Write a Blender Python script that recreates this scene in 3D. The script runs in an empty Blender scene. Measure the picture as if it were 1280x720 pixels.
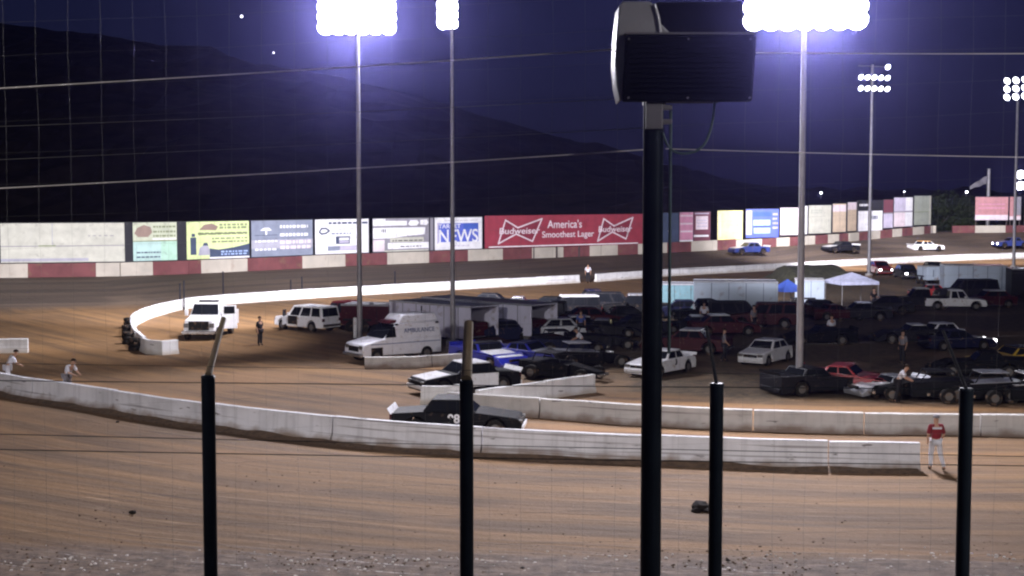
import bpy, bmesh, math, random
import numpy as np
from mathutils import Vector, Matrix
random.seed(7)
R = math.radians
S = bpy.context.scene
col = S.collection

# ------------------------------------------------------------------ camera
F = 1758.0; TH = math.atan(120/F); CAMZ = 9.0
cd = bpy.data.cameras.new('camera'); cam = bpy.data.objects.new('camera', cd); col.objects.link(cam)
cam.location = (0, 0, CAMZ); cam.rotation_euler = (R(90)-TH, 0, 0)
cd.sensor_width = 36; cd.lens = 36*F/1280; cd.clip_end = 9000; cd.clip_start = 0.3
S.camera = cam
ct, st_ = math.cos(TH), math.sin(TH)
def ray(px, py):
    u = (px-640)/F; v = (360-py)/F
    return Vector((u, ct+v*st_, -st_+v*ct))
def G(px, py, z=0.0):                       # where the line of sight meets the level z
    d = ray(px, py); t = (z-CAMZ)/d.z
    return Vector((d.x*t, d.y*t, z))
def at(px, py, Y):                          # the point at distance Y
    d = ray(px, py); t = Y/d.y
    return Vector((d.x*t, Y, CAMZ+d.z*t))

# ------------------------------------------------------------------ materials
def nt(m): m.use_nodes = True; return m.node_tree.nodes, m.node_tree.links
def mat(name, c, rough=0.6, metal=0.0, var=0.15, scale=3.0, bump=0.0, coat=0.0, dirt=0.0, dirtc=(.16,.10,.06)):
    m = bpy.data.materials.new(name); n, l = nt(m); b = n['Principled BSDF']
    b.inputs['Roughness'].default_value = rough; b.inputs['Metallic'].default_value = metal
    b.inputs['Coat Weight'].default_value = coat
    tc = n.new('ShaderNodeTexCoord'); no = n.new('ShaderNodeTexNoise'); no.inputs['Scale'].default_value = scale
    no.inputs['Detail'].default_value = 6; l.new(tc.outputs['Object'], no.inputs['Vector'])
    r = n.new('ShaderNodeValToRGB'); e = r.color_ramp.elements
    e[0].position = .3; e[1].position = .7
    e[0].color = (*[max(0, x*(1-var)) for x in c], 1); e[1].color = (*[min(1, x*(1+var)) for x in c], 1)
    l.new(no.outputs['Fac'], r.inputs['Fac']); out = r.outputs['Color']
    if dirt > 0:
        n2 = n.new('ShaderNodeTexNoise'); n2.inputs['Scale'].default_value = scale*1.7; n2.inputs['Detail'].default_value = 8
        l.new(tc.outputs['Object'], n2.inputs['Vector'])
        r2 = n.new('ShaderNodeValToRGB'); r2.color_ramp.elements[0].position = .62-dirt*.3; r2.color_ramp.elements[1].position = .75
        l.new(n2.outputs['Fac'], r2.inputs['Fac'])
        mx = n.new('ShaderNodeMix'); mx.data_type = 'RGBA'; l.new(r2.outputs['Color'], mx.inputs['Factor'])
        l.new(out, mx.inputs[6]); mx.inputs[7].default_value = (*dirtc, 1); out = mx.outputs[2]
    if max(c) < .06: b.inputs['Specular IOR Level'].default_value = .15
    l.new(out, b.inputs['Base Color'])
    if bump:
        bp = n.new('ShaderNodeBump'); bp.inputs['Strength'].default_value = bump; bp.inputs['Distance'].default_value = .02
        l.new(no.outputs['Fac'], bp.inputs['Height']); l.new(bp.outputs['Normal'], b.inputs['Normal'])
    return m
def emis(name, c, s):
    m = bpy.data.materials.new(name); n, l = nt(m); n.remove(n['Principled BSDF'])
    e = n.new('ShaderNodeEmission'); e.inputs['Color'].default_value = (*c, 1); e.inputs['Strength'].default_value = s
    l.new(e.outputs[0], n['Material Output'].inputs[0]); m.cycles.emission_sampling = 'NONE'
    return m
M = {}
M['white'] = mat('white_paint', (.74,.74,.76), .35, coat=.4, var=.06, dirt=.15, dirtc=(.4,.33,.26))
M['ambulance_white'] = mat('van_paint', (.80,.80,.86), .35, coat=.4, var=.05, dirt=.1, dirtc=(.4,.33,.28))
M['black'] = mat('black_paint', (.004,.004,.005), .7, coat=.0, var=.3, dirt=.05, dirtc=(.08,.055,.04))
M['dark'] = mat('charcoal_paint', (.011,.011,.014), .55, coat=0, dirt=.04, dirtc=(.07,.05,.04))
M['darkblue'] = mat('navy_paint', (.008,.010,.035), .5, coat=0, dirt=.05)
M['dullblue'] = mat('dull_blue_paint', (.02,.035,.16), .4, coat=.2, dirt=.15)
M['blue'] = mat('blue_paint', (.018,.024,.30), .3, coat=.6, var=.15, dirt=.05)
M['teal'] = mat('teal_paint', (.12,.22,.25), .45, coat=.2, dirt=.1)
M['red'] = mat('red_paint', (.30,.015,.02), .35, coat=.5, dirt=.1)
M['maroon'] = mat('maroon_paint', (.05,.006,.009), .5, coat=0, dirt=.05)
M['yellow'] = mat('yellow_paint', (.55,.35,.03), .35, coat=.4, dirt=.1)
M['orange'] = mat('orange_paint', (.75,.38,.10), .35, coat=.4, dirt=.1)
M['silver'] = mat('silver_paint', (.33,.34,.37), .35, metal=.3, coat=.4, dirt=.1)
M['greyblue'] = mat('trailer_grey', (.66,.65,.78), .55, var=.06, scale=.8, dirt=.1)
M['greyteal'] = mat('trailer_slate', (.33,.39,.46), .55, var=.08, scale=.8, dirt=.1)
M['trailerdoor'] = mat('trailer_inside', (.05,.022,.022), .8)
M['glass'] = mat('dark_glass', (.01,.011,.014), .08, var=.1)
M['rubber'] = mat('tyre_rubber', (.015,.014,.013), .85, dirt=.3)
M['rim'] = mat('wheel_rim', (.13,.125,.12), .5, metal=.3, dirt=.3)
M['chrome'] = mat('bumper_metal', (.5,.5,.5), .25, metal=.9, dirt=.2)
M['steel'] = mat('galvanised_pole', (.28,.27,.28), .5, metal=.35, scale=1.5, bump=.1)
M['postblack'] = mat('dark_fence_post', (.012,.018,.026), .45, metal=.2, var=.3, scale=2)
M['posttan'] = mat('lit_tan_fence_arm', (.34,.26,.16), .6)
M['wire'] = mat('fence_wire', (.14,.135,.13), .6)
M['cable'] = mat('steel_cable', (.75,.70,.66), .5)
M['speaker_shell'] = mat('speaker_shell', (.42,.42,.42), .45, var=.08)
M['speaker_mesh'] = mat('speaker_mesh', (.004,.004,.008), .8)
M['tealcord'] = mat('teal_cord', (.07,.12,.12), .5)
M['ply'] = mat('panel_back', (.07,.055,.05), .9)
M['board_dark'] = mat('dark_board', (.055,.05,.055), .9)
M['skin'] = mat('skin', (.42,.24,.16), .6, var=.05)
M['hair'] = mat('hair', (.03,.018,.01), .8)
M['cloth_white'] = mat('white_cloth', (.62,.62,.68), .9)
M['cloth_red'] = mat('red_cloth', (.20,.012,.022), .9)
M['cloth_dark'] = mat('dark_cloth', (.025,.025,.03), .9)
M['cloth_grey'] = mat('grey_cloth', (.20,.19,.21), .9)
M['cloth_blue'] = mat('blue_cloth', (.06,.09,.28), .9)
M['shoe'] = mat('shoe_leather', (.03,.025,.02), .6)
M['canopy_white'] = mat('pale_canopy', (.50,.52,.68), .8)
M['canopy_blue'] = mat('blue_canopy', (.06,.12,.50), .8)
M['clod'] = mat('dirt_clod_soil', (.10,.06,.035), .95, var=.4, scale=8, bump=.5)
M['clod_dark'] = mat('rubber_clump', (.012,.009,.008), .95, var=.4, scale=8, bump=.5)
M['leaf'] = mat('tree_leaves', (.035,.045,.02), .8, var=.5, scale=1.5)
M['bark'] = mat('tree_bark', (.07,.05,.035), .9)
M['lamp'] = emis('lit_floodlamp', (.86,.84,1.0), 60)
M['lampdim'] = emis('far_floodlamp', (.88,.90,1.0), 12)
M['headlamp'] = emis('lit_headlamp', (1,.97,1), 14)
M['amber'] = emis('amber_beacon', (1,.45,.15), 2.0)
M['star'] = emis('star_glow', (1,.97,1), 9)
M['red_stripe'] = mat('faded_red_wall', (.15,.048,.05), .85, var=.25, scale=.7, dirt=.15)
M['cream_stripe'] = mat('faded_white_wall', (.46,.42,.35), .85, var=.12, scale=.7, dirt=.1, dirtc=(.38,.32,.26))

def wall_mat(name, c, dirtc):
    """painted concrete: blotches, runs down the face, long scuffs, soil near the foot"""
    m = bpy.data.materials.new(name); n, l = nt(m); b = n['Principled BSDF']; b.inputs['Roughness'].default_value = .75
    tc = n.new('ShaderNodeTexCoord')
    def noise(sx, sz, sc, det=6):
        mp = n.new('ShaderNodeMapping'); mp.inputs['Scale'].default_value = (sx, sx, sz)
        no = n.new('ShaderNodeTexNoise'); no.inputs['Scale'].default_value = sc; no.inputs['Detail'].default_value = det
        l.new(tc.outputs['Object'], mp.inputs[0]); l.new(mp.outputs[0], no.inputs['Vector']); return no.outputs['Fac']
    def mask(f, a, c_):
        r = n.new('ShaderNodeValToRGB'); r.color_ramp.elements[0].position = a; r.color_ramp.elements[1].position = c_
        l.new(f, r.inputs[0]); return r.outputs[0]
    def mix(a, colr, f, amt):
        ma = n.new('ShaderNodeMath'); ma.operation = 'MULTIPLY'; l.new(f, ma.inputs[0]); ma.inputs[1].default_value = amt
        x = n.new('ShaderNodeMix'); x.data_type = 'RGBA'; l.new(ma.outputs[0], x.inputs['Factor'])
        if isinstance(a, tuple): x.inputs[6].default_value = (*a, 1)
        else: l.new(a, x.inputs[6])
        x.inputs[7].default_value = (*colr, 1); return x.outputs[2]
    o = mix(c, tuple(x*.72 for x in c), mask(noise(1,1,.9), .4, .7), .8)
    o = mix(o, tuple(x*.6 for x in c), mask(noise(3,.15,1.2), .52, .75), .55)
    o = mix(o, (.12,.10,.10), mask(noise(.12,9,1.1,4), .60, .66), .6)
    o = mix(o, (.07,.06,.06), mask(noise(.5,2.5,2.3,8), .67, .71), .8)
    sx = n.new('ShaderNodeSeparateXYZ'); l.new(tc.outputs['Object'], sx.inputs[0])
    ad = n.new('ShaderNodeMath'); ad.operation = 'MULTIPLY_ADD'; l.new(noise(1,1,1.5), ad.inputs[0]); ad.inputs[1].default_value = -.6; l.new(sx.outputs['Z'], ad.inputs[2])
    mr = n.new('ShaderNodeMapRange'); mr.inputs['From Min'].default_value = -.25; mr.inputs['From Max'].default_value = .02
    mr.inputs['To Min'].default_value = 1; mr.inputs['To Max'].default_value = 0; l.new(ad.outputs[0], mr.inputs[0])
    o = mix(o, dirtc, mr.outputs[0], .85)
    l.new(o, b.inputs['Base Color'])
    bp = n.new('ShaderNodeBump'); bp.inputs['Strength'].default_value = .3; bp.inputs['Distance'].default_value = .02
    l.new(noise(1,1,5), bp.inputs['Height']); l.new(bp.outputs[0], b.inputs['Normal'])
    return m
M['wall_white'] = wall_mat('white_concrete', (.70,.69,.72), (.20,.13,.08))
M['wall_grey'] = wall_mat('weathered_white_concrete', (.52,.50,.48), (.16,.10,.065))
M['wall_bright'] = wall_mat('fresh_white_concrete', (.82,.82,.82), (.5,.45,.38))

# ------------------------------------------------------------------ mesh builder
class MB:
    def __init__(s): s.v = []; s.f = []
    def add(s, vs, fs):
        b = len(s.v); s.v += [tuple(x) for x in vs]; s.f += [tuple(b+i for i in f) for f in fs]; return s
    def box(s, x0, x1, y0, y1, z0, z1, T=None):
        vs = [Vector(p) for p in ((x0,y0,z0),(x1,y0,z0),(x1,y1,z0),(x0,y1,z0),(x0,y0,z1),(x1,y0,z1),(x1,y1,z1),(x0,y1,z1))]
        if T: vs = [T @ p for p in vs]
        return s.add(vs, [(0,3,2,1),(4,5,6,7),(0,1,5,4),(1,2,6,5),(2,3,7,6),(3,0,4,7)])
    def hexa(s, lo, hi):                     # lo, hi: four points each, counter-clockwise from above
        return s.add(list(lo)+list(hi), [(0,3,2,1),(4,5,6,7),(0,1,5,4),(1,2,6,5),(2,3,7,6),(3,0,4,7)])
    def tube(s, p, q, r, r2=None, n=10, caps=True):
        p = Vector(p); q = Vector(q); r2 = r if r2 is None else r2
        d = (q-p).normalized(); a = d.orthogonal().normalized(); b = d.cross(a); vs = []
        for c, rr in ((p, r), (q, r2)):
            for i in range(n):
                t = 2*math.pi*i/n; vs.append(c+a*math.cos(t)*rr+b*math.sin(t)*rr)
        fs = [(i, (i+1) % n, n+(i+1) % n, n+i) for i in range(n)]
        if caps: fs += [tuple(range(n))[::-1], tuple(range(n, 2*n))]
        return s.add(vs, fs)
    def path(s, pts, r, n=6):
        for a, b in zip(pts, pts[1:]): s.tube(a, b, r, n=n, caps=False)
        return s
    def prism(s, poly, y0, y1):              # poly in (x, z), extruded along y
        n = len(poly); vs = [(x, y0, z) for x, z in poly]+[(x, y1, z) for x, z in poly]
        fs = [tuple(range(n)), tuple(range(2*n-1, n-1, -1))]+[(i, n+i, n+(i+1) % n, (i+1) % n) for i in range(n)]
        return s.add(vs, fs)
    def build(s, name, m, parent=None, loc=None, bevel=0, smooth=False, fix=True):
        me = bpy.data.meshes.new(name); me.from_pydata(s.v, [], s.f)
        if fix:
            bm = bmesh.new(); bm.from_mesh(me); bmesh.ops.recalc_face_normals(bm, faces=bm.faces); bm.to_mesh(me); bm.free()
        if smooth:
            for p in me.polygons: p.use_smooth = True
            me.set_sharp_from_angle(angle=R(38))
        o = bpy.data.objects.new(name, me); col.objects.link(o)
        if m: me.materials.append(m)
        if parent: o.parent = parent
        if loc is not None: o.location = loc
        if bevel:
            b = o.modifiers.new('bevel', 'BEVEL'); b.width = bevel; b.segments = 2; b.limit_method = 'ANGLE'; b.angle_limit = R(35)
        return o
def tag(o, label=None, cat=None, group=None, kind=None):
    if label: o['label'] = label
    if cat: o['category'] = cat
    if group: o['group'] = group
    if kind: o['kind'] = kind
    return o
def thing(name, label, cat, loc=(0,0,0), yaw=0, group=None):
    o = bpy.data.objects.new(name, None); col.objects.link(o); o.empty_display_size = .3
    o.location = loc; o.rotation_euler = (0, 0, R(yaw)); return tag(o, label, cat, group)
def text(s, name, m, parent, loc, rot, size, ext=.01, sx=1.0, shear=0, bold=0.0):
    c = bpy.data.curves.new(name, 'FONT'); c.body = s; c.size = size; c.extrude = ext; c.align_x = 'CENTER'; c.align_y = 'CENTER'; c.shear = shear; c.offset = bold
    t = bpy.data.objects.new('tmp', c); col.objects.link(t); dg = bpy.context.evaluated_depsgraph_get(); dg.update()
    me = bpy.data.meshes.new_from_object(t.evaluated_get(dg)); bpy.data.objects.remove(t)
    for v in me.vertices: v.co.x *= sx
    o = bpy.data.objects.new(name, me); col.objects.link(o); me.materials.clear(); me.materials.append(m)
    o.parent = parent; o.location = loc; o.rotation_euler = rot; return o

# ------------------------------------------------------------------ track lines (surveyed on the ground)
def resample(pts, step):
    out = [pts[0].copy()]; acc = 0
    for a, b in zip(pts, pts[1:]):
        n = max(1, int((b-a).length/step)); out += [a.lerp(b, i/n) for i in range(1, n+1)]
    return out
def smooth_line(pts, it=3):
    for _ in range(it):
        q = [pts[0]]
        for a, b in zip(pts, pts[1:]): q += [a.lerp(b, .25), a.lerp(b, .75)]
        pts = q+[pts[-1]]
    return pts
near_px = [(0,492.5),(100,507),(200,524.5),(320,541),(427,553),(480,558.5),(570,565),(700,573),(820,578),(900,581.5),(1000,585),(1080,587),(1150,588)]
near_line = [Vector((-62,112,0)), Vector((-45,89,0)), Vector((-33,74,0))]+[G(*p) for p in near_px]
near_line = smooth_line(near_line, 2)
pit_px = [(560,514),(591,517),(716,525),(780,530),(900,537),(1080,542),(1280,545)]
pit_line = [G(*p) for p in pit_px]+[Vector((40,51.8,0)), Vector((70,51.8,0))]
inner_px = [(221,442),(203,444),(186,443),(173,434),(165,422),(164,412),(170,405),(182,399),(200,393),(225,387),(250,383.5),(300,379),(400,372),(500,366),(580,361.5),(660,357),(724,353.4)]
inner_px2 = [(744,352.3),(835,345),(990,337),(1075,331.5),(1160,327.5),(1220,325),(1280,323)]
inner_line = smooth_line([G(*p) for p in inner_px], 2); inner_line2 = [G(*p) for p in inner_px2]+[Vector((110,205,0))]
out_px = [(0,347,1.5),(150,345,1.5),(235,342,1.5),(320,338,1.5),(440,332,1.5),(540,328,1.5),(620,324.5,1.5),(700,321.3,1.5),(800,317.3,1.6),(900,312,1.9),(1000,306,2.3),(1060,301.5,2.5),(1165,291,3.0),(1280,290,3.1)]
out_line = [Vector((-110,112,1.5)), Vector((-75,119,1.5))]+[G(*p) for p in out_px]+[Vector((120,214,3.1)), Vector((160,206,3.1))]
inner_curve = [Vector((-150,60,0)), Vector((-85,88,0)), Vector((-42,104,0)), Vector((-30,107,0))]+[p for p in inner_line if p.x > -25 and p.y > 104]+inner_line2+[Vector((170,185,0))]

def crop_line(line, pxa, pxb):
    """points of a polyline between two bearings"""
    def bear(p): return 640+F*p.x/p.y*ct
    out = []
    for a, b in zip(line, line[1:]):
        ba, bb = bear(a), bear(b)
        for x in (pxa,):
            if ba <= x < bb: out.append(a.lerp(b, (x-ba)/(bb-ba)))
        if ba > pxa and ba < pxb and (not out or (out[-1]-a).length > .01): out.append(a.copy())
        if ba < pxb <= bb: out.append(a.lerp(b, (pxb-ba)/(bb-ba)))
    return out
def on_line(line, px):
    for a, b in zip(line, line[1:]):
        ba, bb = 640+F*a.x/a.y, 640+F*b.x/b.y
        if ba <= px <= bb: return a.lerp(b, (px-ba)/(bb-ba))
    return line[-1].copy()

# ------------------------------------------------------------------ ground
def axis(lo, a, b, hi, fine, k=14):
    l = [a-(a-lo)*(i/k)**2.2 for i in range(k, 0, -1)]; m_ = list(np.arange(a, b+1e-6, fine)); r = [b+(hi-b)*(i/k)**2.2 for i in range(1, k+1)]
    return np.array(l+m_+r)
X = axis(-3500, -70, 110, 3500, .8); Yv = axis(-600, 20, 225, 5000, .8)
gx, gy = np.meshgrid(X, Yv); P2 = np.stack([gx.ravel(), gy.ravel()], 1)
def dist_line(P, line):
    best = np.full(len(P), 1e9); alng = np.zeros(len(P)); side = np.zeros(len(P)); L0 = 0
    for a, b in zip(line, line[1:]):
        A = np.array([a.x, a.y]); B = np.array([b.x, b.y]); d = B-A; L = np.hypot(*d)
        if L < 1e-6: continue
        t = np.clip(((P-A) @ d)/L**2, 0, 1); Q = A+t[:, None]*d; w = P-Q; ds = np.hypot(w[:, 0], w[:, 1])
        k = ds < best; best[k] = ds[k]; alng[k] = (L0+t*L)[k]; side[k] = np.sign(d[0]*w[:, 1]-d[1]*w[:, 0])[k]; L0 += L
    return best, alng, side
def in_poly(P, poly):
    c = np.zeros(len(P), bool); n = len(poly)
    for i in range(n):
        x0, y0 = poly[i]; x1, y1 = poly[i-1]
        k = ((y0 > P[:, 1]) != (y1 > P[:, 1])); xi = (x1-x0)*(P[:, 1]-y0)/(y1-y0+1e-12)+x0; c ^= (k & (P[:, 0] < xi))
    return c
out_zs = resample(out_line, 2)
dn, an, sn = dist_line(P2, near_line+[Vector((40,45,0)), Vector((90,46,0)), Vector((200,60,0))])
di, ai, si = dist_line(P2, inner_curve)
do, ao, so = dist_line(P2, out_line)
ol_al = [0]; 
for a, b in zip(out_line, out_line[1:]): ol_al.append(ol_al[-1]+(Vector((b.x-a.x, b.y-a.y, 0))).length)
zo = np.interp(ao, ol_al, [p.z for p in out_line])
bank = np.where(si > 0, np.where(so > 0, 1.0, di/(di+do+1e-9)), 0.0)
Z = zo*np.clip(bank, 0, 1)
beyond = np.where((si > 0) & (so > 0), do, 0); Z = Z*np.clip(1-(beyond-10)/30, 0, 1)
rng = np.random.default_rng(3)
onbank = (si > 0) & (so <= 0)
grass_px = [(585,466),(700,484),(950,503),(1450,506),(1450,343),(1190,345),(1060,350),(990,359),(830,368),(700,378),(600,384),(500,392),(520,425)]
gp = [(G(*p).x, G(*p).y) for p in grass_px]
ing = in_poly(P2, gp); gd, _, _ = dist_line(P2, [Vector((x, y, 0)) for x, y in gp+gp[:1]])
grass = np.clip(.5+np.where(ing, gd, -gd)/7, 0, 1)
# small unevenness of the trodden clay
Z = Z+np.where(onbank | (so > 0), 0, .03*np.sin(P2[:, 0]*.7+P2[:, 1]*.31)*np.sin(P2[:, 1]*.53))-.03*0
Z = np.where(dn < 3, Z*np.clip(dn/3, 0, 1), Z); Z = np.where(di < 2, np.where(onbank, Z, Z*di/2), Z)
ny, nx = gx.shape
me = bpy.data.meshes.new('ground')
vs = np.concatenate([P2, Z[:, None]], 1)
idx = np.arange(nx*ny).reshape(ny, nx)
fs = np.stack([idx[:-1, :-1].ravel(), idx[:-1, 1:].ravel(), idx[1:, 1:].ravel(), idx[1:, :-1].ravel()], 1)
me.from_pydata(vs.tolist(), [], fs.tolist())
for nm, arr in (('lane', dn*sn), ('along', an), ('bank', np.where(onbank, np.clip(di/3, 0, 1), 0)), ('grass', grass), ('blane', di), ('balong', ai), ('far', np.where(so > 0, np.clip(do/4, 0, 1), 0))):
    a_ = me.attributes.new(nm, 'FLOAT', 'POINT'); a_.data.foreach_set('value', np.ascontiguousarray(arr, dtype=np.float32))
for p in me.polygons: p.use_smooth = True
ground = bpy.data.objects.new('ground', me); col.objects.link(ground); tag(ground, kind='structure')
def ground_mat():
    m = bpy.data.materials.new('clay_ground'); n, l = nt(m); b = n['Principled BSDF']; b.inputs['Roughness'].default_value = .85
    b.inputs['Specular IOR Level'].default_value = .35
    def attr(x): a = n.new('ShaderNodeAttribute'); a.attribute_name = x; return a.outputs['Fac']
    def comb(x, sx, y, sy):
        c = n.new('ShaderNodeCombineXYZ')
        for i, (s, k) in enumerate(((x, sx), (y, sy))):
            mm = n.new('ShaderNodeMath'); mm.operation = 'MULTIPLY'; l.new(s, mm.inputs[0]); mm.inputs[1].default_value = k; l.new(mm.outputs[0], c.inputs[i])
        return c.outputs[0]
    def noise(v, sc, det=6, rough=.55):
        no = n.new('ShaderNodeTexNoise'); no.inputs['Scale'].default_value = sc; no.inputs['Detail'].default_value = det; no.inputs['Roughness'].default_value = rough
        l.new(v, no.inputs['Vector']); return no.outputs['Fac']
    def ramp(f, a, c_):
        r = n.new('ShaderNodeMapRange'); r.inputs['From Min'].default_value = a; r.inputs['From Max'].default_value = c_; r.interpolation_type = 'SMOOTHSTEP'; l.new(f, r.inputs[0]); return r.outputs[0]
    def math_(op, a, c_):
        mm = n.new('ShaderNodeMath'); mm.operation = op
        for i, s in enumerate((a, c_)):
            if isinstance(s, (int, float)): mm.inputs[i].default_value = s
            else: l.new(s, mm.inputs[i])
        return mm.outputs[0]
    def mix(a, c_, f):
        x = n.new('ShaderNodeMix'); x.data_type = 'RGBA'
        if isinstance(f, float): x.inputs['Factor'].default_value = f
        else: l.new(f, x.inputs['Factor'])
        for i, s in ((6, a), (7, c_)):
            if isinstance(s, tuple): x.inputs[i].default_value = (*s, 1)
            else: l.new(s, x.inputs[i])
        return x.outputs[2]
    tc = n.new('ShaderNodeTexCoord'); ob = tc.outputs['Object']
    lane, al = attr('lane'), attr('along')
    st1 = noise(comb(al, .035, lane, .9), 1.0, 5, .6); st2 = noise(comb(al, .12, lane, 3.2), 1.0, 6, .65); st3 = noise(comb(al, .4, lane, 9), 1.0, 4, .6)
    patch = noise(ob, .12, 5); fine = noise(ob, 2.2, 8, .65); grit = noise(ob, 9, 4, .7)
    clay = mix((.215,.117,.045), (.105,.060,.027), ramp(st1, .36, .64))
    amp = math_('MULTIPLY', ramp(noise(ob, .07, 3), .38, .60), math_('SUBTRACT', 1.0, math_('MULTIPLY', ramp(lane, 0.0, 3.0), .6)))
    ruts = noise(comb(al, .06, lane, 1.7), 1.0, 3, .5)
    clay = mix(clay, (.085,.050,.025), math_('MULTIPLY', math_('MULTIPLY', ramp(st2, .48, .68), amp), .8))
    clay = mix(clay, (.080,.045,.022), math_('MULTIPLY', ramp(ruts, .57, .66), .55))
    clay = mix(clay, (.42,.29,.18), math_('MULTIPLY', math_('MULTIPLY', ramp(st3, .58, .70), amp), .8))
    clay = mix(clay, (.19,.105,.045), math_('MULTIPLY', ramp(patch, .5, .62), .6))
    clay = mix(clay, (.11,.066,.038), math_('MULTIPLY', ramp(fine, .55, .75), .55))
    # pale gravelly shoulder nearest the stand
    sy = n.new('ShaderNodeSeparateXYZ'); l.new(ob, sy.inputs[0])
    near = ramp(math_('ADD', math_('ADD', math_('MULTIPLY', sy.outputs['Y'], -1.0), math_('MULTIPLY', sy.outputs['X'], -.05)), math_('MULTIPLY', st2, 3.2)), -33.9, -32.2)
    grav = mix((.17,.118,.085), (.085,.058,.042), ramp(fine, .4, .6)); grav = mix(grav, (.6,.56,.54), math_('MULTIPLY', ramp(st3, .62, .66), ramp(grit, .45, .55)))
    clay = mix(clay, grav, near)
    # banked far straight: packed grey clay
    ban = attr('bank'); bst = noise(comb(attr('balong'), .03, attr('blane'), .7), 1.0, 5, .6)
    bk = mix((.110,.078,.055), (.065,.048,.036), ramp(bst, .4, .62)); bk = mix(bk, (.17,.12,.08), math_('MULTIPLY', ramp(patch, .55, .7), .5))
    c_ = mix(clay, bk, ban)
    g = mix((.125,.088,.050), (.070,.052,.032), ramp(fine, .4, .6)); g = mix(g, (.18,.115,.062), ramp(patch, .5, .62))
    gm = ramp(math_('ADD', attr('grass'), math_('MULTIPLY', math_('SUBTRACT', patch, .5), .8)), .35, .65)
    c_ = mix(c_, g, gm)
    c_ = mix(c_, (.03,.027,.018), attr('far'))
    l.new(c_, b.inputs['Base Color'])
    h = math_('ADD', math_('MULTIPLY', fine, .6), math_('ADD', math_('MULTIPLY', st2, 1.0), math_('MULTIPLY', grit, .35)))
    bp = n.new('ShaderNodeBump'); bp.inputs['Strength'].default_value = .75; bp.inputs['Distance'].default_value = .12; l.new(h, bp.inputs['Height']); l.new(bp.outputs[0], b.inputs['Normal'])
    return m
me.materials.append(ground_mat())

# ------------------------------------------------------------------ hills
hx = np.linspace(-420, 620, 170); hk = np.linspace(0, 1, 26)
ridge_px = [(-900,70),(0,40),(200,62),(400,100),(600,150),(760,196),(880,232),(1000,243),(1300,244),(2400,238)]
hv, hf = [], []
from mathutils import noise as mn
for j, k in enumerate(hk):
    for i, x in enumerate(hx):
        Yb = 240+k*190; pxl = 640+F*x/430*1.0
        ytop = np.interp(pxl, [p[0] for p in ridge_px], [p[1] for p in ridge_px])
        H = 9+(240-ytop)/F*430
        z = H*math.sin(k*math.pi/2)**1.1*(1 if k < 1 else 1)
        b_ = mn.noise(Vector((x*.05, Yb*.05, 0)))*2.5+abs(mn.noise(Vector((x*.17, Yb*.17, 3))))*3+mn.noise(Vector((x*.5, Yb*.5, 7)))*1.2
        hv.append((x, Yb, -.6 if k == 0 else z+b_*min(1, k*4)))
for j in range(len(hk)-1):
    for i in range(len(hx)-1):
        a = j*len(hx)+i; hf.append((a, a+1, a+len(hx)+1, a+len(hx)))
M['hill'] = mat('wooded_slope', (.024,.017,.014), .95, var=.5, scale=.25, bump=1.0)
me = bpy.data.meshes.new('hills'); me.from_pydata(hv, [], hf); me.materials.append(M['hill'])
tag(bpy.data.objects.new('hills', me), kind='structure'); col.objects.link(bpy.data.objects['hills'])

# grassy bank inside the far straight
mb = MB(); ca, cb = G(984,356), G(1072,352)
n_ = 40; vs = []; fs = []
for i in range(n_+1):
    for j in range(13):
        t = i/n_; s_ = j/12; base = ca.lerp(cb, t)+Vector((0, s_*16-2, 0))
        h = 1.5*math.sin(math.pi*s_)**.8*min(1, math.sin(math.pi*min(1, max(0, t)))*2.5)+.12*mn.noise(Vector((base.x, base.y, 0)))
        vs.append((base.x, base.y, max(-.05, h)-.04))
for i in range(n_):
    for j in range(12): a = i*13+j; fs.append((a, a+13, a+14, a+1))
M['scrub'] = mat('scrub_grass', (.085,.085,.05), .95, var=.5, scale=2, bump=1)
mb.add(vs, fs); tag(mb.build('grass_bank', M['scrub'], smooth=True), kind='structure')

# ------------------------------------------------------------------ walls
def wall(name, label, line, h, m, w0=.42, w1=.24, seg=6.0, gap=.06, tilt=.02, jit=.035):
    root = thing(name, label, 'wall', (line[0].x, line[0].y, 0))
    o0 = Vector((line[0].x, line[0].y, 0))
    pts = resample([Vector((p.x, p.y, p.z)) for p in line], .5)
    al = [0]
    for a, b in zip(pts, pts[1:]): al.append(al[-1]+(b-a).length)
    def P(s):
        i = min(len(al)-2, max(0, int(np.searchsorted(al, s)-1))); t = (s-al[i])/max(1e-6, al[i+1]-al[i]); return pts[i].lerp(pts[i+1], t)
    s = 0; Lt = al[-1]
    while s < Lt-.6:
        e = min(Lt, s+seg*(1+random.uniform(-.04, .04)))
        if Lt-e < 1.2: e = Lt
        k = max(2, int((e-s)/.8)); off = random.uniform(-jit, jit); dz = random.uniform(-.02, .02); tl = random.uniform(-tilt, tilt)
        rows = []
        for i in range(k+1):
            ss = s+gap/2+(e-s-gap)*i/k; p = P(ss); q = (P(min(Lt, ss+.2))-P(max(0, ss-.2))).normalized(); nrm = Vector((-q.y, q.x, 0))
            hh = h+dz+random.uniform(-.008, .008)
            prof = [(-w0/2, -.12), (w0/2, -.12), (w0/2, .1), (w1/2, .32), (w1/2, hh-.03), (w1/2-.03, hh), (-w1/2+.03, hh), (-w1/2, hh-.03), (-w1/2, .32), (-w0/2, .1)]
            rows.append([p+nrm*(a+off+tl*z*3)+Vector((0, 0, z))-o0 for a, z in prof])
        mb = MB(); n = 10; vv = [v for r in rows for v in r]
        ff = [(i*n+j, i*n+(j+1) % n, (i+1)*n+(j+1) % n, (i+1)*n+j) for i in range(k) for j in range(n)]+[tuple(range(n))[::-1], tuple(k*n+j for j in range(n))]
        mb.add(vv, ff); mb.build('wall_segment', m, root, smooth=True); s = e
    return root
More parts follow.
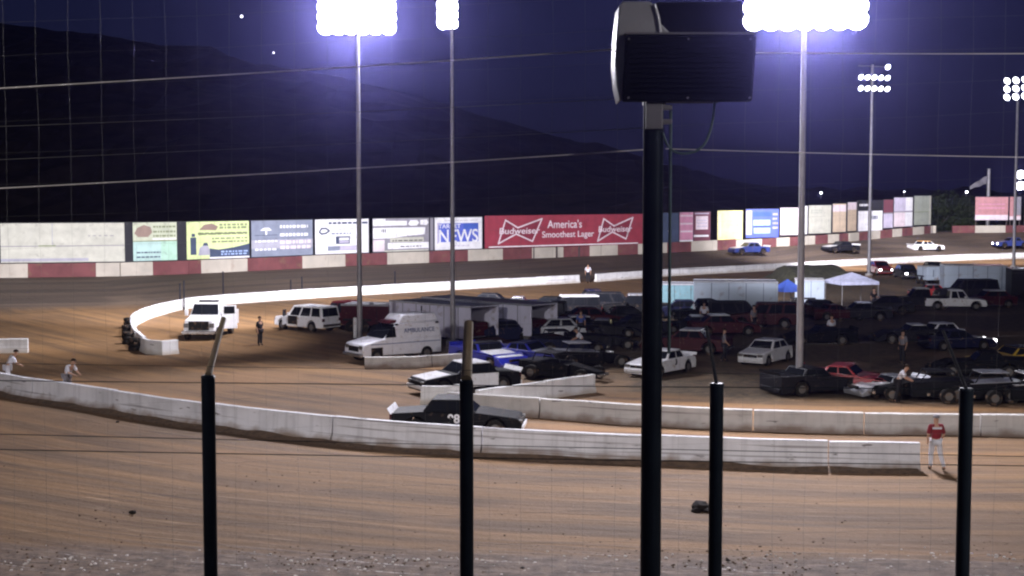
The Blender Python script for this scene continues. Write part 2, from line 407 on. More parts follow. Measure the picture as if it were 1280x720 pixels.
wall('concrete_wall', 'long white concrete wall curving behind the black fence posts and ending beside the person in red', near_line, .92, M['wall_white'])
wall('concrete_wall', 'weathered pale concrete wall just behind the black race car', pit_line, .80, M['wall_grey'], seg=4.2)
wall('concrete_wall', 'bright white wall hooking round the end of the dirt near the white utility truck', inner_line, .80, M['wall_bright'], seg=3.6)
wall('concrete_wall', 'bright white wall of the far straight beyond the gap where the official stands', inner_line2, .78, M['wall_bright'], seg=5)
wall('concrete_wall', 'short white wall slanting up behind the weathered pale wall', [G(596,511), G(668,501), G(742,490)], .8, M['wall_bright'], seg=4)
wall('concrete_wall', 'low pale wall in front of the white ambulance', [G(455,461), G(520,460), G(590,455)], .62, M['wall_grey'], seg=3.6)
wall('concrete_wall', 'short white wall on the brown dirt above the two people in white', [G(-160,444), G(36,441)], .82, M['wall_bright'], seg=3.6)
wall('barrier_block', 'white concrete block with a curved end beside the black race car roof', [G(526,505), G(552,506), G(578,503)], .78, M['wall_bright'], seg=2.4, w1=.3)
bpy.data.objects['barrier_block']['category'] = 'barrier'

# outer wall in painted red and white lengths, one part each
root = thing('boundary_wall', 'low wall painted in red and white lengths under the billboards', 'wall', (0,0,0))
edges = [-120,-60,0,35,120,190,250,308,375,430,482,535,583,627,663,703,735,770,796,832,862,895,918,950,968,985,1000,1016,1032,1046,1058,1070,1082,1095,1110,1122,1136,1151,1160,1168]
cols_ = ['red','cream']
for k, (a, b) in enumerate(zip(edges, edges[1:])):
    ln = crop_line(out_line, a, b)
    if len(ln) < 2: continue
    h = 1.2 if a < 900 else 1.05
    mb = MB()
    for p, q in zip(ln, ln[1:]):
        d = (q-p); d.z = 0; d.normalize(); nn = Vector((-d.y, d.x, 0))
        lo = [p-nn*.2, q-nn*.2, q+nn*.2, p+nn*.2]; lo = [v-Vector((0,0,.3)) for v in lo]; hi = [v+Vector((0,0,.3+h)) for v in lo]; mb.hexa(lo, hi)
    whitek = (k % 2 == 0)
    mb.build('wall_length', M['cream_stripe'] if whitek else M['red_stripe'], root, bevel=.03)
root = thing('boundary_wall', 'low wall under the pink billboards past the gap in the signs', 'wall', (0,0,0))
for a, b, m_ in ((1190,1218,M['red_stripe']),(1218,1256,M['cream_stripe']),(1256,1340,M['red_stripe'])):
    p, q = on_line(out_line, a), on_line(out_line, b); d = (q-p); d.z = 0; d.normalize(); nn = Vector((-d.y, d.x, 0))
    lo = [v-Vector((0,0,.3)) for v in (p-nn*.2, q-nn*.2, q+nn*.2, p+nn*.2)]; MB().hexa(lo, [v+Vector((0,0,1.3)) for v in lo]).build('wall_length', m_, root, bevel=.03)

# ------------------------------------------------------------------ billboards
C = {}
def pc(name, c, rough=.7, var=.14):
    if name not in C: C[name] = mat('sign_'+name, c, rough, var=var, scale=1.1, dirt=.08, dirtc=tuple(x*.6+.03 for x in c))
    return C[name]
pc('cream', (.50,.50,.42)); pc('white', (.80,.80,.82)); pc('teal', (.42,.60,.55)); pc('palegreen', (.50,.54,.40)); pc('mint', (.40,.62,.48)); pc('green', (.62,.72,.34)); pc('olive', (.22,.26,.14)); pc('navy', (.05,.07,.12))
pc('slate', (.22,.25,.32)); pc('slate2', (.36,.36,.42)); pc('black', (.03,.03,.035)); pc('blue', (.06,.12,.48)); pc('red', (.30,.04,.06)); pc('crimson', (.22,.03,.05)); pc('pink', (.62,.28,.40))
pc('yellow', (.78,.72,.32)); pc('palepink', (.72,.62,.66)); pc('tan', (.55,.44,.32)); pc('lilac', (.52,.48,.60)); pc('greygreen', (.34,.37,.31)); pc('brown', (.28,.2,.16)); pc('midblue', (.10,.14,.55)); pc('lightblue', (.36,.48,.78)); pc('duskpink', (.50,.24,.25)); pc('grey', (.25,.24,.27)); pc('wine', (.16,.05,.07))
def billboard(a, b, label, base, items=(), zlo=1.28, top=4.75, frame='black', set_back=.26, name='billboard', ztop2=None):
    """items in sign units: ('r',u0,u1,v0,v1,col) ('p',[(u,v)..],col) ('t',str,u,v,size_v,width_u,col[,shear])"""
    p, q = on_line(out_line, a), on_line(out_line, b); zb = (p.z+q.z)/2; p = p.copy(); q = q.copy(); p.z = q.z = zb
    d = q-p; L = d.length; yaw = math.degrees(math.atan2(d.y, d.x)); d.normalize(); nn = Vector((-d.y, d.x, 0)); o0 = p+nn*set_back
    root = thing(name, label, 'billboard', (o0.x, o0.y, zb), yaw); H = top-zlo
    MB().box(0, L, 0, .06, zlo, top).build('panel', C[base], root)
    fb = MB(); fb.box(0, L, -.03, .08, top, top+.07); fb.box(0, L, -.03, .08, zlo-.07, zlo); fb.box(-.06, 0, -.03, .08, zlo-.07, top+.07); fb.box(L, L+.06, -.03, .08, zlo-.07, top+.07)
    fb.build('frame', C[frame], root)
    n = max(2, int(L/3)+1)
    for i in range(n): x = .15+(L-.3)*i/(n-1); MB().box(x-.07, x+.07, .065, .2, -.25, top-.1).build('post', M['ply'], root)
    lay = 0
    groups = {}
    for it in items:
        lay += 1; y1 = -.004*1; y0 = -.006-.0035*lay
        if it[0] == 'r':
            _, u0, u1, v0, v1, c = it; mb = MB(); mb.box(u0*L, u1*L, y0, -.001, zlo+v0*H, zlo+v1*H); mb.build('printed_panel', C[c], root)
        elif it[0] == 'p':
            _, pts, c = it; mb = MB(); mb.prism([(u*L, zlo+v*H) for u, v in pts], y0, -.001); mb.build('printed_shape', C[c], root)
        elif it[0] == 'b':                   # rows of bars standing for print too small to read
            _, u0, u1, vs_, hv_, c = it; mb = MB(); r_ = random.Random(int(a*7+lay))
            for v in vs_:
                u = u0
                while u < u1-.01:
                    w = r_.uniform(.03, .12)*(u1-u0)*1.6; e = min(u1, u+w); mb.box(u*L, e*L, y0, -.001, zlo+v*H, zlo+(v+hv_)*H); u = e+.02
            mb.build('print_lines', C[c], root)
        elif it[0] == 'l':                   # outline
            _, pts, wd, c = it; mb = MB(); P_ = [Vector((u*L, 0, zlo+v*H)) for u, v in pts]
            for s_, e_ in zip(P_, P_[1:]+P_[:1]):
                dd = (e_-s_).normalized(); n2 = Vector((-dd.z, 0, dd.x))*wd/2; s2 = s_-dd*wd*.4; e2 = e_+dd*wd*.4; lay += .1; yy = -.006-.0035*lay
                mb.prism([((s2+n2).x, (s2+n2).z), ((e2+n2).x, (e2+n2).z), ((e2-n2).x, (e2-n2).z), ((s2-n2).x, (s2-n2).z)], yy, -.001)
            mb.build('outline_logo', C[c], root)
        elif it[0] == 't':
            _, s_, u, v, sv, wu, c = it[:7]; sh = it[7] if len(it) > 7 else 0
            o = text(s_, 'lettering', C[c], root, (u*L, y0, zlo+v*H), (R(90), 0, 0), 1.0, ext=.003, bold=.012)
            xs = [vv.co.x for vv in o.data.vertices]; ys = [vv.co.y for vv in o.data.vertices]; w = max(xs)-min(xs); hh = max(ys)-min(ys)
            cx, cy = (max(xs)+min(xs))/2, (max(ys)+min(ys))/2
            for vv in o.data.vertices:
                vv.co.x = (vv.co.x-cx)/w*wu*L; vv.co.y = (vv.co.y-cy)/hh*sv*H; vv.co.x += sh*vv.co.y
    return root
billboard(-90,-2,'blank pale board continuing past the edge of the view','cream',[('r',.0,1,.42,.44,'grey')])
billboard(0,156,'wide faded cream billboard with a dark seam across its middle','cream',[('r',0,1,.405,.425,'grey'),('r',.41,.415,.43,1,'slate2'),('b',.7,.92,[.66],.02,'grey'),('r',.0,.7,.03,.10,'slate2'),('r',.30,.44,.405,.435,'olive')])
billboard(157.5,166,'narrow dark board between the cream and the teal billboards','black',[],name='blank_board')
billboard(167,222,'pale teal billboard with a brown oval and print above a water green half','teal',[('r',.0,1,.52,1,'palegreen'),('r',.0,1,.50,.525,'olive'),('p',[(.03,.72),(.1,.86),(.25,.94),(.4,.88),(.44,.74),(.34,.62),(.12,.62)],'brown'),('b',.46,.97,[.86,.73,.62],.05,'olive'),('r',.44,.98,.55,.58,'white'),('r',.64,1,0,.5,'mint'),('b',.08,.62,[.20,.08],.035,'navy')])
billboard(223.5,233.5,'narrow dark board between the teal and the green billboards','black',[],name='blank_board')
billboard(235,313,'yellow green billboard with two dark figures and a dark wave at the foot','green',[('b',.52,.97,[.88,.80],.06,'olive'),('b',.18,.97,[.66,.64],.05,'olive'),('b',.40,.97,[.52,.43],.045,'olive'),('p',[(.2,.78),(.28,.92),(.4,.95),(.5,.86),(.46,.76)],'brown'),
  ('r',.06,.15,.12,.58,'navy'),('p',[(.08,.60),(.08,.68),(.13,.68),(.13,.60)],'navy'),('p',[(.18,.1),(.2,.3),(.26,.36),(.34,.34),(.38,.1)],'slate2'),('p',[(.25,.36),(.27,.43),(.32,.43),(.34,.35)],'navy'),
  ('p',[(.36,.04),(.36,.28),(.5,.24),(.75,.29),(1,.38),(1,.04)],'navy'),('b',.54,.97,[.16,.09],.04,'lightblue'),('r',.36,1,0,.04,'white')])
billboard(316,391,'slate blue billboard with a pale tree emblem and white lines of print','slate',[('r',0,1,.22,.46,'slate2'),('p',[(.14,.72),(.2,.80),(.28,.80),(.33,.72)],'white'),('r',.225,.25,.60,.72,'white'),('r',.05,.42,.585,.60,'navy'),('b',.46,.92,[.78,.55],.08,'white'),('b',.06,.42,[.40,.17],.05,'white'),('b',.46,.97,[.34,.19],.09,'palepink')])
billboard(394,462,'white billboard with a dark ring logo and a purple band low down','white',[('b',.25,.98,[.86],.06,'navy'),('l',[(.08,.64),(.12,.74),(.2,.74),(.26,.67),(.2,.60),(.12,.58)],.16,'navy'),('b',.32,.72,[.70],.02,'grey'),('b',.3,.68,[.56],.05,'slate'),('r',.38,.64,.28,.50,'navy'),('r',.44,.62,.38,.46,'white'),('r',.44,.62,.31,.36,'lilac'),('r',.23,.86,.09,.22,'slate'),('r',.45,.86,.10,.21,'lilac'),('b',.06,.18,[.25,.07],.03,'slate')])
billboard(467,538,'white billboard of bold lines of black edged print with a round corner','grey',[('p',[(.0,.78),(.0,.99),(.22,.99),(.22,.93),(.6,.92),(.6,.78)],'white'),('p',[(.62,.82),(.66,.93),(.78,.94),(.82,.86),(.78,.77),(.66,.77)],'white'),('p',[(.84,.80),(.84,.94),(.96,.95),(.99,.86),(.96,.78)],'white'),('r',0,.42,.40,.72,'white'),('p',[(.34,.42),(.42,.72),(.93,.72),(.92,.5),(.6,.46)],'white'),('r',.0,.2,.02,.36,'palepink'),('r',.30,.9,.28,.42,'cream'),('r',.26,.99,.08,.26,'white'),('b',.14,.24,[.58],.10,'black'),('b',.48,.86,[.13],.03,'black'),('b',.34,.9,[.31],.03,'black'),('r',.2,.98,.0,.04,'cream')])
billboard(539.5,543.5,'narrow dark board between the black and white and the news billboards','board' if 'board' in C else 'grey',[],name='blank_board')
billboard(545,604,'white and blue billboard reading TARGET NEWS in heavy letters','white',[('r',.08,.92,.24,.82,'midblue'),('r',.6,.92,.62,.82,'blue'),('t','TARGET',.31,.73,.13,.46,'white'),('t','NEWS',.5,.42,.42,.82,'white'),('r',.05,.08,.2,.84,'lilac'),('b',.4,.72,[.10],.03,'lilac'),('b',.2,.9,[.9],.012,'grey')])
billboard(608,808,"red beer billboard with two bow tie logos reading America's Smoothest Lager",'red',[
  ('p',[(.085,.20),(.117,.86),(.19,.60),(.325,.88),(.277,.22),(.18,.42)],'crimson'),('l',[(.075,.12),(.117,.87),(.19,.62),(.335,.90),(.277,.17),(.18,.42)],.16,'palepink'),('t','Budweiser',.202,.52,.20,.24,'palepink',.1),
  ('t',"America's",.475,.72,.27,.215,'palepink'),('t','Smoothest Lager',.498,.35,.27,.325,'palepink'),
  ('p',[(.692,.20),(.724,.86),(.79,.62),(.905,.88),(.87,.22),(.78,.42)],'crimson'),('l',[(.685,.12),(.724,.87),(.79,.62),(.915,.90),(.87,.17),(.78,.42)],.16,'palepink'),('t','Budweiser',.80,.52,.20,.22,'palepink',.1),
  ('r',.02,.95,.0,.035,'white')],frame='red')
billboard(826,849,'dusky blue billboard beside the tall speaker pole','navy',[('p',[(.42,.42),(.5,.55),(.6,.5),(.58,.38)],'white')],zlo=.9)
billboard(850,867,'pink billboard with white bands next to the dusky blue one','pink',[('b',.05,.95,[.86,.6,.35],.06,'palepink'),('r',0,1,.04,.1,'white')],zlo=1.0)
billboard(868,889,'dark red billboard holding a white notice','wine',[('r',.12,.85,.42,.86,'palepink'),('b',.2,.8,[.5,.6,.7],.04,'lilac'),('r',0,.9,.18,.24,'white'),('r',.05,.9,.92,.96,'lilac')],zlo=1.0)
billboard(898,929,'plain pale yellow billboard framed by dark gaps','yellow',[('r',.05,.14,.1,.9,'cream'),('b',.3,.9,[.35,.52],.02,'tan')],zlo=1.15)
billboard(933,974,'deep blue billboard with pale blue print and purple edge','midblue',[('r',0,.18,.1,.95,'lilac'),('r',.2,.78,.74,.9,'blue'),('r',.22,.74,.42,.62,'lightblue'),('r',.25,.74,.36,.40,'navy'),('r',.24,.74,.14,.34,'lightblue'),('b',.82,.97,[.3,.46,.62,.78],.07,'palepink')],zlo=1.2)
billboard(976,1003,'pinkish white billboard partly behind the big light pole','palepink',[('b',.1,.7,[.5,.58,.3],.02,'lilac')],zlo=1.3)
billboard(1004.5,1010.5,'narrow white board right of the big light pole','white',[],zlo=1.3,top=4.9)
billboard(1012,1040,'plain off white billboard with faint scribbled print near the top','cream',[('b',.1,.6,[.72,.8],.03,'greygreen')],top=4.9)
billboard(1042,1059,'tan billboard with a pale top strip','tan',[('r',0,1,.72,.95,'palepink')],top=5.0)
billboard(1061,1071,'slim tan and cream board beside the white notice','tan',[('r',0,1,.74,1,'palepink')],top=5.1)
billboard(1073,1102,'white notice under a dark strip with a pole in front','white',[('r',0,1,.66,1,'black'),('b',.05,.5,[.82],.07,'white'),('b',.5,.8,[.38],.12,'navy')],zlo=1.1,top=5.2)
billboard(1103,1115,'dusky mauve board split by a dark line','lilac',[('r',0,1,.5,.54,'grey'),('r',0,1,.54,1,'wine')],top=5.2)
billboard(1116,1140,'pink and lilac billboard divided into four squares','lilac',[('r',0,.6,0,.5,'palepink'),('r',.6,1,.02,.5,'white'),('r',0,1,.49,.53,'grey'),('r',.64,1,.55,1,'white')],top=5.4)
billboard(1142,1165,'grey green billboard closing the row before the dark gap','greygreen',[('r',0,1,.44,.46,'olive'),('r',.9,1,0,1,'cream')],top=5.5)
billboard(1219,1260,'faded pink billboard with a white foot band and a flagpole behind it','duskpink',[('r',0,1,0,.22,'palepink'),('b',.1,.9,[.5,.66],.05,'pink')],zlo=1.8,top=5.2)
billboard(1262,1276,'small faded pink billboard next to the flagpole billboard','duskpink',[('r',0,1,0,.16,'palepink'),('r',.6,1,.2,1,'grey')],zlo=1.8,top=5.2)

# flag pole behind the pink billboard
p = at(1235,262,222); root = thing('flagpole', 'grey flagpole flying a limp pale flag above the pink billboard', 'flagpole', (p.x, p.y, 0))
MB().tube((0,0,-.2),(0,0,12.6),.38,.26,10).build('pole', M['steel'], root, smooth=True)
MB().tube((0,0,12.6),(0,0,12.7),.4,.2,10).build('pole_cap', M['steel'], root, smooth=True)
vs, fs = [], []
for i in range(15):
    for j in range(6):
        t = i/14; s_ = j/5; vs.append((-.28-2.6*t, .25*math.sin(t*7+s_), 11.5-1.5*t**1.1-s_*(1.3-.7*t)+.06*math.sin(t*11)))
for i in range(14):
    for j in range(5): a = i*6+j; fs.append((a, a+6, a+7, a+1))
o = MB().add(vs, fs).build('flag', M['cloth_grey'], root, smooth=True); sm = o.modifiers.new('s', 'SOLIDIFY'); sm.thickness = .02

# ------------------------------------------------------------------ floodlights
lamps = []
def floodpole(label, base, ztop, rows, cols, aim_deg, spots, emi='lamp', r0=.16, r1=.10, sp=(.62,.55), lit=None, group='floodlight poles', size=.24, foot=True):
    root = thing('floodlight_pole', label, 'floodlight', (base.x, base.y, base.z), 0, group)
    MB().tube((0,0,-.3),(0,0,ztop+.2),r0,r1,14).build('pole', M['steel'], root, smooth=True)
    if foot: MB().tube((0,0,-.2),(0,0,.35),.42,.38,14).build('concrete_foot', M['wall_grey'], root, smooth=True)
    a = R(aim_deg); fx = Vector((math.cos(a), math.sin(a), 0)); rt = Vector((-fx.y, fx.x, 0))
    W = (cols-1)*sp[0]
    for r in range(rows):
        z = ztop-r*sp[1]
        bar = MB().tube(rt*(-W/2-.2)+fx*.12+Vector((0,0,z)), rt*(W/2+.2)+fx*.12+Vector((0,0,z)), .045, n=6).build('crossbar', M['steel'], root)
        for c in range(cols):
            if lit and not lit(r, c): continue
            p = rt*(-W/2+c*sp[0])+fx*.3+Vector((0,0,z)); dn_ = (fx*math.cos(R(28))-Vector((0,0,math.sin(R(28))))).normalized()
            h = MB().tube(p-dn_*.22, p+dn_*.10, size*.35, size, 12).build('lamp_head', M['steel'], root, smooth=True)
            MB().tube(p+dn_*.105, p+dn_*.13, size*.94, size*.94, 12).build('lamp_lens', M[emi], h)
    for k, (tx, ty, power, ang, blend, colr) in enumerate(spots):
        ld = bpy.data.lights.new('floodlight_beam', 'SPOT'); ld.energy = power; ld.spot_size = R(ang); ld.spot_blend = blend; ld.shadow_soft_size = .9; ld.color = colr
        lo = bpy.data.objects.new('floodlight_beam', ld); col.objects.link(lo); lo.parent = root
        zt = ztop-rows*sp[1]/2; dirv = Vector((tx, ty, 0))-Vector((base.x, base.y, base.z+zt))
        hv_ = Vector((dirv.x, dirv.y, 0)).normalized()
        lo.location = Vector((0,0,zt))+hv_*.9
        lo.rotation_euler = dirv.to_track_quat('-Z', 'Y').to_euler()
    return root
WC = (.93,.90,1.0)
K = 800
pA, pB, pC = G(450,438), G(566,433), G(999,492)
floodpole('tall floodlight pole rising behind the white ambulance, bank blazing toward the stand', pA, 19.9, 4, 6, -90,
          [(-6,38,60*K,115,.5,WC),(-25,130,240*K,80,.6,WC),(-38,95,60*K,75,.7,WC)], sp=(.70,.56), size=.47)
floodpole('slimmer floodlight pole seen side on before the grey trailers', pB, 20.2, 4, 3, 232,
          [(10,155,190*K,85,.6,WC),(-30,85,55*K,70,.7,WC)], r0=.15, r1=.09, sp=(.42,.5), size=.36)
floodpole('stout floodlight pole standing on a concrete foot beside the dark pit cart', pC, 17.7, 3, 7, -95,
          [(10,38,60*K,115,.5,WC),(30,170,170*K,30,.5,WC)], r0=.17, r1=.12, sp=(.74,.58), size=.50)
pD = G(1086,346); floodpole('distant floodlight pole with a neat grid of lamps above the white notice', pD, 22.2, 3, 5, -70,
          [(45,188,170*K,85,.7,WC)], emi='lampdim', sp=(.82,1.15), r0=.2, r1=.14, size=.30, lit=lambda r, c: not (r == 0 and c < 4) )
pE = G(1267,336); floodpole('distant floodlight pole with a slanting double cluster of lamps', pE, 22.0, 3, 3, 215,
          [(70,200,90*K,85,.7,WC)], emi='lampdim', sp=(1.2,.95), r0=.2, r1=.14, size=.42)
pF = at(1281,300,240); pF.z = 0; floodpole('far low floodlight pole with two fat lamps above the pink billboard', pF, 12.0, 2, 3, -95, [], emi='lampdim', sp=(1.1,1.9), size=.85, r0=.25, r1=.2, foot=False)
floodpole('floodlight pole by the grandstand out of view past the left fence', Vector((-30,-8,0)), 24, 3, 6, 70, [(-12,70,84*K,72,.6,(1,.95,.95))])
floodpole('floodlight pole by the grandstand out of view past the right fence', Vector((32,-8,0)), 24, 3, 6, 115, [(12,60,42*K,80,.6,(1,.95,.93))])

# small far lamps and stars
for px, py, Y, lab in ((868,241,330,'tiny white yard lamp low in the dark right of the speaker pole'),(1026,241,330,'tiny white yard lamp over the cream billboards'),(1130,239.5,330,'faintest yard lamp left of the flag'),(1208,240,330,'tiny white yard lamp at the tip of the flag')):
    p = at(px, py, Y); root = thing('yard_lamp', lab, 'lamp', (p.x, p.y, 0), 0, 'far yard lamps')
    MB().tube((0,0,-.5),(0,0,p.z),.12,.08,8).build('pole', M['steel'], root)
    rr = .16 if px == 1130 else .30
    MB().tube((0,-.2,p.z-rr*.6),(0,-.2,p.z+rr*.6),rr,rr*.8,8).build('lamp_head', M['lampdim'], root)
for px, py, rr, lab in ((302,20.5,2.0,'brighter of the two stars above the upper fence cable'),(342,66,1.3,'fainter of the two stars above the upper fence cable')):
    p = at(px, py, 2500); bm = bmesh.new(); bmesh.ops.create_icosphere(bm, subdivisions=2, radius=rr); me = bpy.data.meshes.new('star'); bm.to_mesh(me); bm.free()
    me.materials.append(M['star']); o = bpy.data.objects.new('star', me); col.objects.link(o); o.location = p; tag(o, lab, 'star')

# ------------------------------------------------------------------ vehicles
def wheel(parent, x, y, r=.33, w=.24, rim=True):
    s = 1 if y > 0 else -1
    o = MB().tube((0,-w/2,0),(0,w/2,0),r,n=20).build('wheel', M['rubber'], parent, (x, y, r), bevel=.03, smooth=True)
    if rim: MB().tube((0,s*w/2-.02*s,0),(0,s*(w/2+.012),0),r*.58,r*.5,14).build('rim', M['rim'], o, smooth=True)
    return o
STY = {
 'stock': dict(L=4.9,W=1.92,H=1.38,top=[(-1,.62),(-.97,.86),(-.55,.93),(-.3,.95),(.3,.93),(.42,.90),(.93,.74),(1,.55)],gh=(-.52,.34,-.36,.08),fw=.60,rw=-.60,zb=.20,r=.34,spoiler=True),
 'compact': dict(L=4.0,W=1.68,H=1.36,top=[(-1,.60),(-.95,.90),(-.6,.95),(.34,.92),(.92,.74),(1,.52)],gh=(-.78,.42,-.52,.10),fw=.62,rw=-.62,zb=.20,r=.31,spoiler=False),
 'sedan': dict(L=4.8,W=1.82,H=1.45,top=[(-1,.55),(-.97,.95),(-.6,1.0),(.38,.97),(.95,.74),(1,.5)],gh=(-.72,.42,-.42,.08),fw=.62,rw=-.58,zb=.24,r=.33,spoiler=False),
 'late': dict(L=4.7,W=2.0,H=1.22,top=[(-1,.60),(-1,.93),(-.4,.92),(.1,.84),(.8,.62),(1,.32)],gh=(-.55,.16,-.40,-.04),fw=.56,rw=-.56,zb=.13,r=.34,spoiler=True),
 'suv': dict(L=5.05,W=1.98,H=1.86,top=[(-1,.6),(-.985,1.12),(-.6,1.14),(.38,1.14),(.50,1.10),(.94,.98),(1,.6)],gh=(-.965,.46,-.90,.20),fw=.63,rw=-.56,zb=.34,r=.39,spoiler=False),
 'pickup': dict(L=5.4,W=1.98,H=1.82,top=[(-1,.55),(-1,1.06),(-.22,1.06),(-.2,1.08),(.40,1.08),(.94,.96),(1,.55)],gh=(-.22,.44,-.18,.22),fw=.64,rw=-.60,zb=.36,r=.39,spoiler=False),
}
def car(label, px, py, yaw, style, paint, name='race_car', cat='race car', group=None, roof=None, hood=None, number=None, ncol=None, detail=True, headlights=None, Z0=None, scale=1.0, pos=None, spoilerc=None, bump=None, plate=None, roofnum=None):
    s = STY[style]; L, W, H, zb, r = (s[k]*scale for k in ('L','W','H','zb','r')); p = pos if pos is not None else G(px, py, Z0 or 0)
    root = thing(name, label, cat, (p.x, p.y, p.z), yaw, group); pm = M[paint]
    def X_(f): return f*L/2
    top = [(X_(a), z*scale) for a, z in s['top']]
    # lower outline with wheel arches, front to rear
    bot = [(X_(1)*.985, zb)]
    for cx in (s['fw'], s['rw']):
        c = X_(cx); ar = r+.07; bot += [(c+math.cos(t)*ar, max(zb, r+math.sin(t)*ar)) for t in [math.radians(k) for k in (-15,15,45,70,90,110,135,165,195)]]
    bot += [(X_(-1)*.985, zb)]
    prof = top+bot
    def hw(x, z): 
        k = W/2*(1-.05*max(0, (z-.55))/.5-.10*max(0, abs(x)/(L/2)-.8)/.2*(1 if style != 'late' else .3)); return k
    n = len(prof); vs = [(x, -hw(x, z), z) for x, z in prof]+[(x, hw(x, z), z) for x, z in prof]
    fs = [tuple(range(n)), tuple(range(2*n-1, n-1, -1))]+[(i, n+i, n+(i+1) % n, (i+1) % n) for i in range(n)]
    MB().add(vs, fs).build('body', pm, root, bevel=.045 if style != 'late' else .025, smooth=True)
    if hood:
        i0 = len(top)-1-(3 if style in ('stock','late') else 2)
        a, b = top[-3], top[-2]; w = W*.40
        MB().hexa([(a[0]+.05,-w,a[1]-.02),(b[0]-.02,-w,b[1]-.02),(b[0]-.02,w,b[1]-.02),(a[0]+.05,w,a[1]-.02)],[(a[0]+.05,-w,a[1]+.022),(b[0]-.02,-w,b[1]+.022),(b[0]-.02,w,b[1]+.022),(a[0]+.05,w,a[1]+.022)]).build('hood', M[hood], root, bevel=.01)
    # greenhouse
    g0, g1, r0_, r1_ = (X_(k) for k in s['gh']); zt = max(np.interp(g0, [t[0] for t in top], [t[1] for t in top]), np.interp(g1, [t[0] for t in top], [t[1] for t in top]))
    zl = min(np.interp(g0, [t[0] for t in top], [t[1] for t in top]), np.interp(g1, [t[0] for t in top], [t[1] for t in top]))-.06
    wl, wh = W/2-.07, W/2-.22*(1 if H < 1.6 else .7)
    lo = [Vector(v) for v in ((g0,-wl,zl),(g1,-wl,zl),(g1,wl,zl),(g0,wl,zl))]; hi = [Vector(v) for v in ((r0_,-wh,H),(r1_,-wh,H),(r1_,wh,H),(r0_,wh,H))]
    if roof:
        mid = [l_.lerp(h_, .88) for l_, h_ in zip(lo, hi)]; MB().hexa(lo, mid).build('cabin', pm, root, smooth=True)
        MB().hexa([m_+Vector((0,0,.002)) for m_ in mid], hi).build('roof', M[roof], root, bevel=.02)
    else: MB().hexa(lo, hi).build('cabin', pm, root, bevel=.04, smooth=True)
    zc = zl+.06+.03
    def panel(nm, A, B, C_, D, m, k0=0, k1=1, v0=None, v1=.86, o=.012, parent=root):
        """A-B lower edge, D-C upper edge"""
        v0 = (zc-zl)/(H-zl) if v0 is None else v0
        P_ = lambda u, v: A.lerp(B, u).lerp(D.lerp(C_, u), v)
        q = [P_(k0, v0), P_(k1, v0), P_(k1, v1), P_(k0, v1)]; nn = (q[1]-q[0]).cross(q[3]-q[0]).normalized()
        c = (lo[0]+lo[2])/2; nn = nn if nn.dot(q[0]-c) > 0 else -nn
        MB().add([v-nn*.03 for v in q]+[v+nn*o for v in q], [(0,1,2,3),(4,5,6,7),(0,1,5,4),(1,2,6,5),(2,3,7,6),(3,0,4,7)]).build(nm, m, parent)
    panel('windshield', lo[1], lo[2], hi[2], hi[1], M['glass'], .06, .94)
    if style != 'pickup' or True: panel('rear_window', lo[3], lo[0], hi[0], hi[3], M['glass'], .08, .92)
    cuts = [(.05,.30),(.35,.62),(.67,.93)] if style == 'suv' else ([(.10,.46),(.52,.92)])
    for k0, k1 in cuts:
        panel('side_window', lo[0], lo[1], hi[1], hi[0], M['glass'], k0, k1); panel('side_window', lo[3], lo[2], hi[2], hi[3], M['glass'], k0, k1)
    for x in (s['fw'], s['rw']):
        for y in (-1, 1): wheel(root, X_(x), y*(W/2-.13), r, .22, detail)
    MB().box(X_(s['rw']), X_(s['fw']), -W*.36, W*.36, zb+.02, .5).build('underbody', M['rubber'], root)
    if style == 'pickup': MB().box(X_(-.94), X_(-.28), -W*.40, W*.40, 1.0*scale, 1.075*scale).build('bed', M['rubber'], root)
    if s['spoiler']:
        zr = top[1][1]; MB().hexa([(X_(-1)+.02,-W*.44,zr-.03),(X_(-1)+.05,-W*.44,zr-.03),(X_(-1)+.05,W*.44,zr-.03),(X_(-1)+.02,W*.44,zr-.03)],[(X_(-1)-.10,-W*.44,zr+.17),(X_(-1)-.07,-W*.44,zr+.17),(X_(-1)-.07,W*.44,zr+.17),(X_(-1)-.10,W*.44,zr+.17)]).build('spoiler', M[spoilerc or paint], root)
    if detail:
        fx = X_(1)
        MB().box(fx-.06, fx+.06, -W*.43, W*.43, zb+.10, zb+.27).build('front_bumper', M[bump or ('chrome' if style in ('suv','pickup','sedan') else paint)], root, bevel=.03)
        MB().box(-fx-.06, -fx+.05, -W*.43, W*.43, zb+.10, zb+.26).build('rear_bumper', M[bump or ('chrome' if style in ('suv','pickup','sedan') else 'dark')], root, bevel=.03)
        MB().box(fx-.08, fx+.012, -W*.24, W*.24, zb+.30, zb+.44).build('grille', M['rubber'], root, bevel=.01)
        if style in ('suv','pickup','sedan','compact','stock'):
            for y in (-1, 1):
                MB().box(fx-.10, fx+.004, y*W*.36-.14, y*W*.36+.14, zb+.32, zb+.46).build('headlight', M['headlamp'] if headlights else M['rim'], root, bevel=.015)
                MB().box(-fx-.006, -fx+.08, y*W*.40-.09, y*W*.40+.09, zb+.42, zb+.62).build('taillight', M['maroon'], root, bevel=.01)
            if style in ('suv','pickup','sedan'):
                for y in (-1, 1): MB().box(g1-.45, g1-.28, y*(W/2+.10)-.08, y*(W/2+.10)+.08, zc+.02, zc+.17).build('mirror', pm, root, bevel=.02)
        # roll bars visible through the openings are inside: door seam
        for y in (-1, 1):
            MB().box(X_(.18), X_(.18)+.012, y*W/2*.985-.008, y*W/2*.985+.004, zb+.08, zc-.08).build('door_seam', M['rubber'], root)
    elif headlights:
        for y in (-1, 1): MB().tube((X_(1)-.03, y*W*.34, zb+.36),(X_(1)+.05, y*W*.34, zb+.36),.13,n=10).build('headlight', M['headlamp'], root)
